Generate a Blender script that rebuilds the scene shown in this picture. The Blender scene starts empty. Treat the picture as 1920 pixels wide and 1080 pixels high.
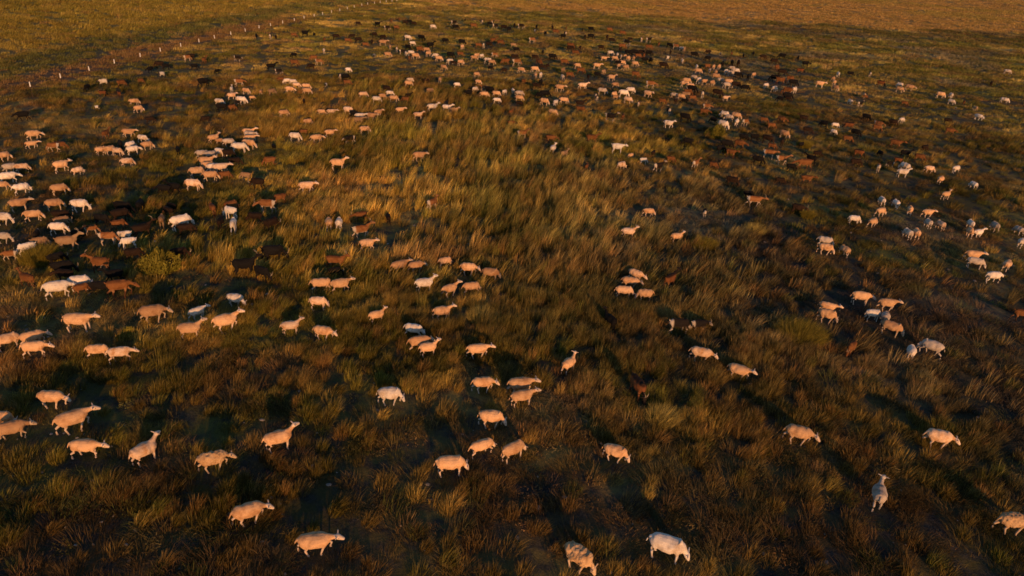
import bpy, math, random
import numpy as np
from mathutils import Matrix, Vector, noise as mn

S = bpy.context.scene
C = S.collection
rad = math.radians

# ---------------------------------------------------------------- camera, sky, sun, exposure
cam_d = bpy.data.cameras.new('camera')
cam = bpy.data.objects.new('camera', cam_d)
C.objects.link(cam)
m = [[0.99824, -0.059306, -0.0, 0.0], [0.027201, 0.457842, -0.888617, 0.0], [0.052701, 0.887053, 0.45865, 13.9]]
cam.matrix_world = Matrix(m + [[0, 0, 0, 1]])
cam_d.sensor_width = 36.0
cam_d.lens = 36.0 * 1280.0 / 1920.0
cam_d.clip_start = 0.5
cam_d.clip_end = 4000
S.camera = cam

SUN_EL = rad(10.0)
SUN_AZ = rad(-72)            # where the sun stands, seen from the field: behind the camera, a little right
W = bpy.data.worlds.new("World")
S.world = W
W.use_nodes = True
nt = W.node_tree
sky = nt.nodes.new('ShaderNodeTexSky')
sky.sky_type = 'NISHITA'
sky.sun_disc = False
sky.sun_elevation = SUN_EL
sky.sun_rotation = math.pi / 2 - SUN_AZ
sky.air_density = 1.0
sky.dust_density = 0.6
sky.ozone_density = 3.0
nt.links.new(sky.outputs[0], nt.nodes['Background'].inputs[0])
nt.nodes['Background'].inputs[1].default_value = 0.12

sd = bpy.data.lights.new('sun', 'SUN')
sd.energy = 4.7
sd.angle = rad(1.4)
sd.color = (1.0, 0.485, 0.18)
sun = bpy.data.objects.new('sun', sd)
C.objects.link(sun)
sv = Vector((math.cos(SUN_AZ) * math.cos(SUN_EL), math.sin(SUN_AZ) * math.cos(SUN_EL), math.sin(SUN_EL)))
sun.rotation_euler = sv.to_track_quat('Z', 'Y').to_euler()

S.view_settings.view_transform = 'Standard'
S.view_settings.look = 'None'
S.view_settings.exposure = 0.0
S.view_settings.gamma = 1.0
S.render.engine = 'CYCLES'
S.cycles.max_bounces = 4
S.cycles.diffuse_bounces = 2
S.cycles.use_denoising = True
S.cycles.filter_width = 1.6

rng = np.random.default_rng(7)
random.seed(3)

# ---------------------------------------------------------------- fields over the ground
def terr(x, y):
    r = math.hypot(x, y)
    return (.10*math.sin(x*.21+1.3)*math.sin(y*.17)+.06*math.sin(x*.53+y*.41)+.45*math.sin(x*.031+.6)*math.sin(y*.027+.4))*min(1, max(0, (r-8)/25))

def terr_n(x, y):
    r = np.hypot(x, y)
    return (.10*np.sin(x*.21+1.3)*np.sin(y*.17)+.06*np.sin(x*.53+y*.41)+.45*np.sin(x*.031+.6)*np.sin(y*.027+.4))*np.clip((r-8)/25, 0, 1)

_perm = rng.random((256, 256))
def vnoise(x, y, s, o=0):
    """smooth value noise, 0..1"""
    u, v = x / s + 37.3 * o + 1000, y / s + 91.7 * o + 1000
    i, j = np.floor(u).astype(int), np.floor(v).astype(int)
    fu, fv = u - i, v - j
    fu, fv = fu*fu*(3-2*fu), fv*fv*(3-2*fv)
    g = lambda a, b: _perm[a % 256, b % 256]
    return (g(i, j)*(1-fu)+g(i+1, j)*fu)*(1-fv) + (g(i, j+1)*(1-fu)+g(i+1, j+1)*fu)*fv

def fbm(x, y, s, o=0, n=3):
    t, a, w = 0, 1.0, 0
    for k in range(n):
        t = t + a*vnoise(x, y, s/2**k, o+k*3); w += a; a *= .55
    return t / w

def sst(a, b, x):
    t = np.clip((x-a)/(b-a), 0, 1)
    return t*t*(3-2*t)

def bump2(x, y, cx, cy, rx, ry):
    return np.exp(-((x-cx)/rx)**2 - ((y-cy)/ry)**2)

FX = np.array([-60, -43.9, -43.2, -39.3, -35.1, -28.4, -10, 20])
FY = np.array([30, 61.1, 83.4, 105.2, 130.1, 158.2, 220, 300])
def beyond_fence(x, y):
    """metres beyond the fence line (negative on the herd's side)"""
    return np.interp(y, FY, FX) - x

def tall_field(x, y):
    t = .95*bump2(x, y, -3, 44, 13, 16) + .6*bump2(x, y, 2, 27, 7, 8) + .5*bump2(x, y, -12, 60, 14, 14)
    t += .45*bump2(x, y, -11, 26, 8, 6) + .35*bump2(x, y, 9, 20, 4, 4) + .5*sst(70, 110, y)
    t += .8*(fbm(x, y, 5.5, 1)-.5) + .5*(fbm(x, y, 1.8, 4)-.5)
    t += .4*sst(0, 3, beyond_fence(x, y))
    return np.clip(t, 0, 1.1)

def patch_color(x, y):
    """colour of plants and litter, place by place, with some shade painted in"""
    olive = np.array([.132, .130, .027]); straw = np.array([.31, .240, .068]); rust = np.array([.190, .115, .054])
    green = np.array([.085, .110, .040]); grey = np.array([.105, .098, .072]); gold = np.array([.33, .26, .045])
    a = fbm(x, y, 7, 11); b = fbm(x, y, 3.1, 21); c = fbm(x, y, 12, 31); d = fbm(x, y, 1.1, 41, 2)
    col = olive[None] + (straw-olive)[None]*sst(.42, .66, a*.6+d*.4)[:, None]
    mix = lambda col, k, w: col + (k[None]-col)*w[:, None]
    col = mix(col, rust, .6*sst(.56, .72, b))
    col = mix(col, grey, .7*sst(.52, .70, c)*sst(-6, 14, x*.8-y*.05+3))
    tw = .95*bump2(x, y, -2, 44, 15, 17)+.5*bump2(x, y, 4, 30, 8, 8)+.4*sst(60, 100, y)
    col = col*(1+.55*np.clip(tw, 0, 1))[:, None]
    hl = sst(.50, .64, fbm(x*.8+y*.25, y, 2.6, 131, 3))
    col = col*(.80+.75*hl)[:, None]
    col = col*(.76+.24*sst(15, 30, np.hypot(x, y)))[:, None]     # closest strip darkened evenly: shade among the near clumps painted in
    f = beyond_fence(x, y)
    near = sst(50, 62, y)*(1-sst(108, 130, y))
    n1 = (fbm(x, y, 4, 51)-.5)*5
    col = mix(col, rust*1.2, .85*near*sst(-3.0, -1.2, f+n1*.3)*(1-sst(2.2, 4.0, f+n1*.4)))
    col = mix(col, green, .6*sst(2.0, 4.2, f+n1*.4)*(1-sst(7.5, 12, f+n1)))
    col = mix(col, gold*.85, .7*sst(8, 13, f+n1))
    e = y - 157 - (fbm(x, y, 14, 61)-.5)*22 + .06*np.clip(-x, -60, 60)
    col = mix(col, np.array([.47, .295, .095]), .8*sst(-2, 5, e)*(1-sst(3, 12, f)))
    col = mix(col, np.array([.34, .27, .06]), .6*sst(.5, .62, fbm(x, y, 26, 81))*sst(5, 15, e))
    col = mix(col, np.array([.045, .035, .025]), (.42*sst(20, 60, x)*sst(-26, -10, e)*(1-sst(-6, 3, e))))  # dark band far right: edge shading of the dip painted into the colour
    return col

# ---------------------------------------------------------------- materials
def mat(name, rough=.95, col=(.5, .5, .5)):
    mt = bpy.data.materials.new(name); mt.use_nodes = True
    p = mt.node_tree.nodes['Principled BSDF']
    p.inputs['Roughness'].default_value = rough
    p.inputs['Specular IOR Level'].default_value = .12
    p.inputs['Base Color'].default_value = (*col, 1)
    return mt, mt.node_tree, p

def N(t, kind, **kw):
    n = t.nodes.new(kind)
    for k, v in kw.items(): setattr(n, k, v)
    return n

def mixc(t, fac, a, b, mode='MIX'):
    n = N(t, 'ShaderNodeMix', data_type='RGBA', blend_type=mode)
    for s, v in ((0, fac), (6, a), (7, b)):
        if hasattr(v, 'is_linked') or hasattr(v, 'links'): t.links.new(v, n.inputs[s])
        else: n.inputs[s].default_value = v if s == 0 else (*v, 1)
    return n.outputs[2]

def ramp(t, src, a, b):
    n = N(t, 'ShaderNodeMapRange', interpolation_type='SMOOTHSTEP')
    t.links.new(src, n.inputs[0]); n.inputs[1].default_value = a; n.inputs[2].default_value = b
    return n.outputs[0]

def noise_n(t, scale, detail=4, vec=None, rough=.6):
    n = N(t, 'ShaderNodeTexNoise'); n.inputs['Scale'].default_value = scale; n.inputs['Detail'].default_value = detail
    n.inputs['Roughness'].default_value = rough
    if vec is not None: t.links.new(vec, n.inputs['Vector'])
    return n.outputs[0]

# ground
mg, t, p = mat('soil_and_litter')
geo = N(t, 'ShaderNodeNewGeometry')
att = N(t, 'ShaderNodeAttribute', attribute_name='patch')
n1 = noise_n(t, 1.7, 6, geo.outputs['Position'])
n2 = noise_n(t, 9.0, 6, geo.outputs['Position'], .7)
n3 = noise_n(t, 34.0, 3, geo.outputs['Position'], .7)
soil = mixc(t, ramp(t, n2, .35, .7), (.020, .021, .025), (.054, .052, .053))
soil = mixc(t, ramp(t, n3, .60, .72), soil, (.15, .13, .11))
fac = N(t, 'ShaderNodeMath', operation='MULTIPLY'); t.links.new(ramp(t, n1, .3, .62), fac.inputs[0]); fac.inputs[1].default_value = .8
far = N(t, 'ShaderNodeAttribute', attribute_name='litter')
mx = N(t, 'ShaderNodeMath', operation='MAXIMUM'); t.links.new(fac.outputs[0], mx.inputs[0]); t.links.new(far.outputs['Fac'], mx.inputs[1])
t.links.new(mixc(t, mx.outputs[0], soil, att.outputs['Color']), p.inputs['Base Color'])
bp = N(t, 'ShaderNodeBump'); bp.inputs['Strength'].default_value = .8; bp.inputs['Distance'].default_value = .12
t.links.new(n2, bp.inputs['Height']); t.links.new(bp.outputs[0], p.inputs['Normal'])

# grass blades: colour of the clump comes with the clump, each blade differs a little
def grass_mat(name, tip):
    mt = bpy.data.materials.new(name); mt.use_nodes = True
    t = mt.node_tree; t.nodes.remove(t.nodes['Principled BSDF'])
    a = N(t, 'ShaderNodeAttribute', attribute_type='INSTANCER', attribute_name='tint')
    b = N(t, 'ShaderNodeAttribute', attribute_name='blade')
    sp = N(t, 'ShaderNodeSeparateColor'); t.links.new(b.outputs['Color'], sp.inputs[0])
    c = mixc(t, 1.0, a.outputs['Color'], sp.outputs[0], 'MULTIPLY')
    sc = N(t, 'ShaderNodeVectorMath', operation='SCALE'); t.links.new(a.outputs['Color'], sc.inputs[0])
    ml = N(t, 'ShaderNodeMapRange'); t.links.new(sp.outputs[0], ml.inputs[0]); ml.inputs[3].default_value = .42; ml.inputs[4].default_value = 1.7
    t.links.new(ml.outputs[0], sc.inputs['Scale'])
    tipf = N(t, 'ShaderNodeMath', operation='MULTIPLY'); t.links.new(sp.outputs[1], tipf.inputs[0]); tipf.inputs[1].default_value = .55
    col = mixc(t, tipf.outputs[0], sc.outputs[0], tip)
    d = N(t, 'ShaderNodeBsdfDiffuse'); tr = N(t, 'ShaderNodeBsdfTranslucent'); ms = N(t, 'ShaderNodeMixShader'); ms.inputs[0].default_value = .26
    t.links.new(col, d.inputs[0]); t.links.new(col, tr.inputs[0]); t.links.new(d.outputs[0], ms.inputs[1]); t.links.new(tr.outputs[0], ms.inputs[2])
    t.links.new(ms.outputs[0], t.nodes['Material Output'].inputs[0])
    return mt
M_TALL = grass_mat('tall_grass', (.58, .42, .16))
M_LOW = grass_mat('low_scrub', (.22, .16, .09))

# ---------------------------------------------------------------- ground sheet
def axis(lo, hi, n, near):
    u = np.linspace(-1, 1, n)
    s = np.sinh(u*near)/math.sinh(near)
    return np.where(s < 0, -s*lo, s*hi)
gx = axis(-900, 900, 420, 4.6); gy = axis(-60, 1100, 520, 4.8) + 6
X, Y = np.meshgrid(gx, gy, indexing='xy')
xf, yf = X.ravel(), Y.ravel()
Zs = terr_n(xf, yf) + (.06*(vnoise(xf, yf, .9, 5)-.5) + .03*(vnoise(xf, yf, .35, 6)-.5))*(np.hypot(xf, yf) < 120)
me = bpy.data.meshes.new('ground')
nx, ny = len(gx), len(gy)
ii = np.arange(nx*ny).reshape(ny, nx)
quads = np.stack([ii[:-1, :-1], ii[:-1, 1:], ii[1:, 1:], ii[1:, :-1]], -1).reshape(-1, 4)
me.vertices.add(nx*ny); me.vertices.foreach_set('co', np.stack([xf, yf, Zs], -1).ravel())
me.loops.add(quads.size); me.loops.foreach_set('vertex_index', quads.ravel())
me.polygons.add(len(quads)); me.polygons.foreach_set('loop_start', np.arange(0, quads.size, 4)); me.polygons.foreach_set('loop_total', np.full(len(quads), 4))
me.update(); me.validate()
me.polygons.foreach_set('use_smooth', np.ones(len(quads), bool))
at = me.color_attributes.new('patch', 'FLOAT_COLOR', 'POINT')
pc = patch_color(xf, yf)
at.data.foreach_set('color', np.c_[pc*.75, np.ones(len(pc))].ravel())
at = me.attributes.new('litter', 'FLOAT', 'POINT')
at.data.foreach_set('value', .15 + .8*sst(60, 150, np.hypot(xf, yf)))
me.materials.append(mg)
ground = bpy.data.objects.new('ground', me); C.objects.link(ground); ground['kind'] = 'structure'

# ---------------------------------------------------------------- grass clumps
def clump(name, n, radius, hmin, hmax, width, lean, mt, segs=3, flare=.5, wind=.45):
    vs, fs, cs = [], [], []
    for k in range(n):
        a = random.uniform(0, 6.2832); r = radius*math.sqrt(random.random())
        bx, by = r*math.cos(a), r*math.sin(a)
        h = random.uniform(hmin, hmax)*(1-.35*(r/radius)**2)
        la = a + random.gauss(0, .5); lo = lean*h*(random.uniform(.3, 1)*r/radius*flare*2 + .15)
        dx, dy = math.cos(la)*lo + wind*h*random.uniform(.5, 1.2), math.sin(la)*lo + .12*h
        w = width*random.uniform(.7, 1.3); wa = random.uniform(0, 3.1416)
        wx, wy = math.cos(wa)*w/2, math.sin(wa)*w/2
        tone = random.random(); tip = random.random() if random.random() < .5 else 0
        i0 = len(vs)
        for s in range(segs+1):
            q = s/segs
            pw = [.6, 1, .85, .12, .05][s] if segs == 3 else (1-q*.85)
            x, y, z = bx+dx*q**1.9, by+dy*q**1.9, h*(q - .12*q*q)
            vs += [(x-wx*pw, y-wy*pw, z), (x+wx*pw, y+wy*pw, z)]
            cs += [(tone, tip*q*q, 0, 1)]*2
        for s in range(segs):
            j = i0+2*s; fs.append((j, j+1, j+3, j+2))
    me = bpy.data.meshes.new(name); me.from_pydata(vs, [], fs); me.materials.append(mt)
    at = me.color_attributes.new('blade', 'FLOAT_COLOR', 'POINT'); at.data.foreach_set('color', np.array(cs).ravel())
    return me

def scrub(name, n, radius, h, size, mt):
    vs, fs, cs = [], [], []
    for k in range(n):
        a = random.uniform(0, 6.2832); r = radius*math.sqrt(random.random())
        z = h*random.random()**.8*(1-.6*(r/radius)**2)
        c = Vector((r*math.cos(a), r*math.sin(a), z)); d = Vector((random.gauss(0, 1), random.gauss(0, 1), random.gauss(.8, .8))).normalized()
        e = d.orthogonal().normalized(); L = size*random.uniform(.6, 1.6); wv = size*random.uniform(.12, .3)
        i = len(vs); tone = random.random(); tip = random.random()*(z/h)
        vs += [tuple(c-e*wv), tuple(c+e*wv), tuple(c+d*L+e*wv*.3), tuple(c+d*L-e*wv*.3)]; cs += [(tone, tip, 0, 1)]*4
        fs.append((i, i+1, i+2, i+3))
    me = bpy.data.meshes.new(name); me.from_pydata(vs, [], fs); me.materials.append(mt)
    at = me.color_attributes.new('blade', 'FLOAT_COLOR', 'POINT'); at.data.foreach_set('color', np.array(cs).ravel())
    return me

def hidden_collection(name, meshes):
    col = bpy.data.collections.new(name)
    for k, me in enumerate(meshes):
        o = bpy.data.objects.new(f'{name}_{chr(97+k)}', me); col.objects.link(o)
    return col

TALL = hidden_collection('tall_clump', [clump(f'tall_clump_{k}', 175, .18+.06*(k % 3), .12, .66, .0085, .30, M_TALL, wind=.06+.09*(k % 4)) for k in range(7)])
MIDC = hidden_collection('mid_clump', [clump(f'mid_clump_{k}', 105, .22+.06*(k % 3), .12, .70, .0135, .28, M_TALL, wind=.08+.10*(k % 4)) for k in range(7)] +
                        [clump(f'wisp_clump_{k}', 46, .20, .35, 1.05, .014, .22, M_TALL, wind=.30+.08*k) for k in range(3)])
FARC = hidden_collection('far_clump', [clump(f'far_clump_{k}', 85, .46, .12, .50, .036, .32, M_TALL, segs=2, wind=.25) for k in range(5)])
LOW = hidden_collection('low_clump', [scrub(f'low_clump_{k}', 110, .24, .12, .045, M_LOW) for k in range(2)] +
                        [clump(f'short_clump_{k}', 110, .20+.03*k, .12, .36, .010, .5, M_LOW, segs=2, wind=.2+.1*k) for k in range(6)])

def scatter(name, label, pts, rot, scl, tint, idx, coll):
    me = bpy.data.meshes.new(name); me.vertices.add(len(pts)); me.vertices.foreach_set('co', pts.astype(np.float32).ravel())
    for nm, ty, key, arr in (('rot', 'FLOAT_VECTOR', 'vector', rot), ('scl', 'FLOAT_VECTOR', 'vector', scl), ('tint', 'FLOAT_VECTOR', 'vector', tint), ('idx', 'INT', 'value', idx)):
        a = me.attributes.new(nm, ty, 'POINT'); a.data.foreach_set(key, arr.ravel())
    o = bpy.data.objects.new(name, me); C.objects.link(o)
    o['kind'] = 'stuff'; o['label'] = label; o['category'] = 'grass'
    g = bpy.data.node_groups.new(name, 'GeometryNodeTree')
    g.interface.new_socket('Geometry', in_out='INPUT', socket_type='NodeSocketGeometry')
    g.interface.new_socket('Geometry', in_out='OUTPUT', socket_type='NodeSocketGeometry')
    i = g.nodes.new('NodeGroupInput'); out = g.nodes.new('NodeGroupOutput')
    ci = g.nodes.new('GeometryNodeCollectionInfo'); ci.inputs[0].default_value = coll; ci.inputs[1].default_value = True; ci.inputs[2].default_value = True
    ip = g.nodes.new('GeometryNodeInstanceOnPoints'); ip.inputs['Pick Instance'].default_value = True
    def na(nm, ty):
        n = g.nodes.new('GeometryNodeInputNamedAttribute'); n.data_type = ty; n.inputs[0].default_value = nm
        return [s for s in n.outputs if s.enabled and s.name == 'Attribute'][0]
    L = g.links.new
    L(i.outputs[0], ip.inputs['Points']); L(ci.outputs[0], ip.inputs['Instance'])
    L(na('idx', 'INT'), ip.inputs['Instance Index']); L(na('rot', 'FLOAT_VECTOR'), ip.inputs['Rotation']); L(na('scl', 'FLOAT_VECTOR'), ip.inputs['Scale'])
    L(ip.outputs[0], out.inputs[0])
    md = o.modifiers.new('scatter', 'NODES'); md.node_group = g
    return o

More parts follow.
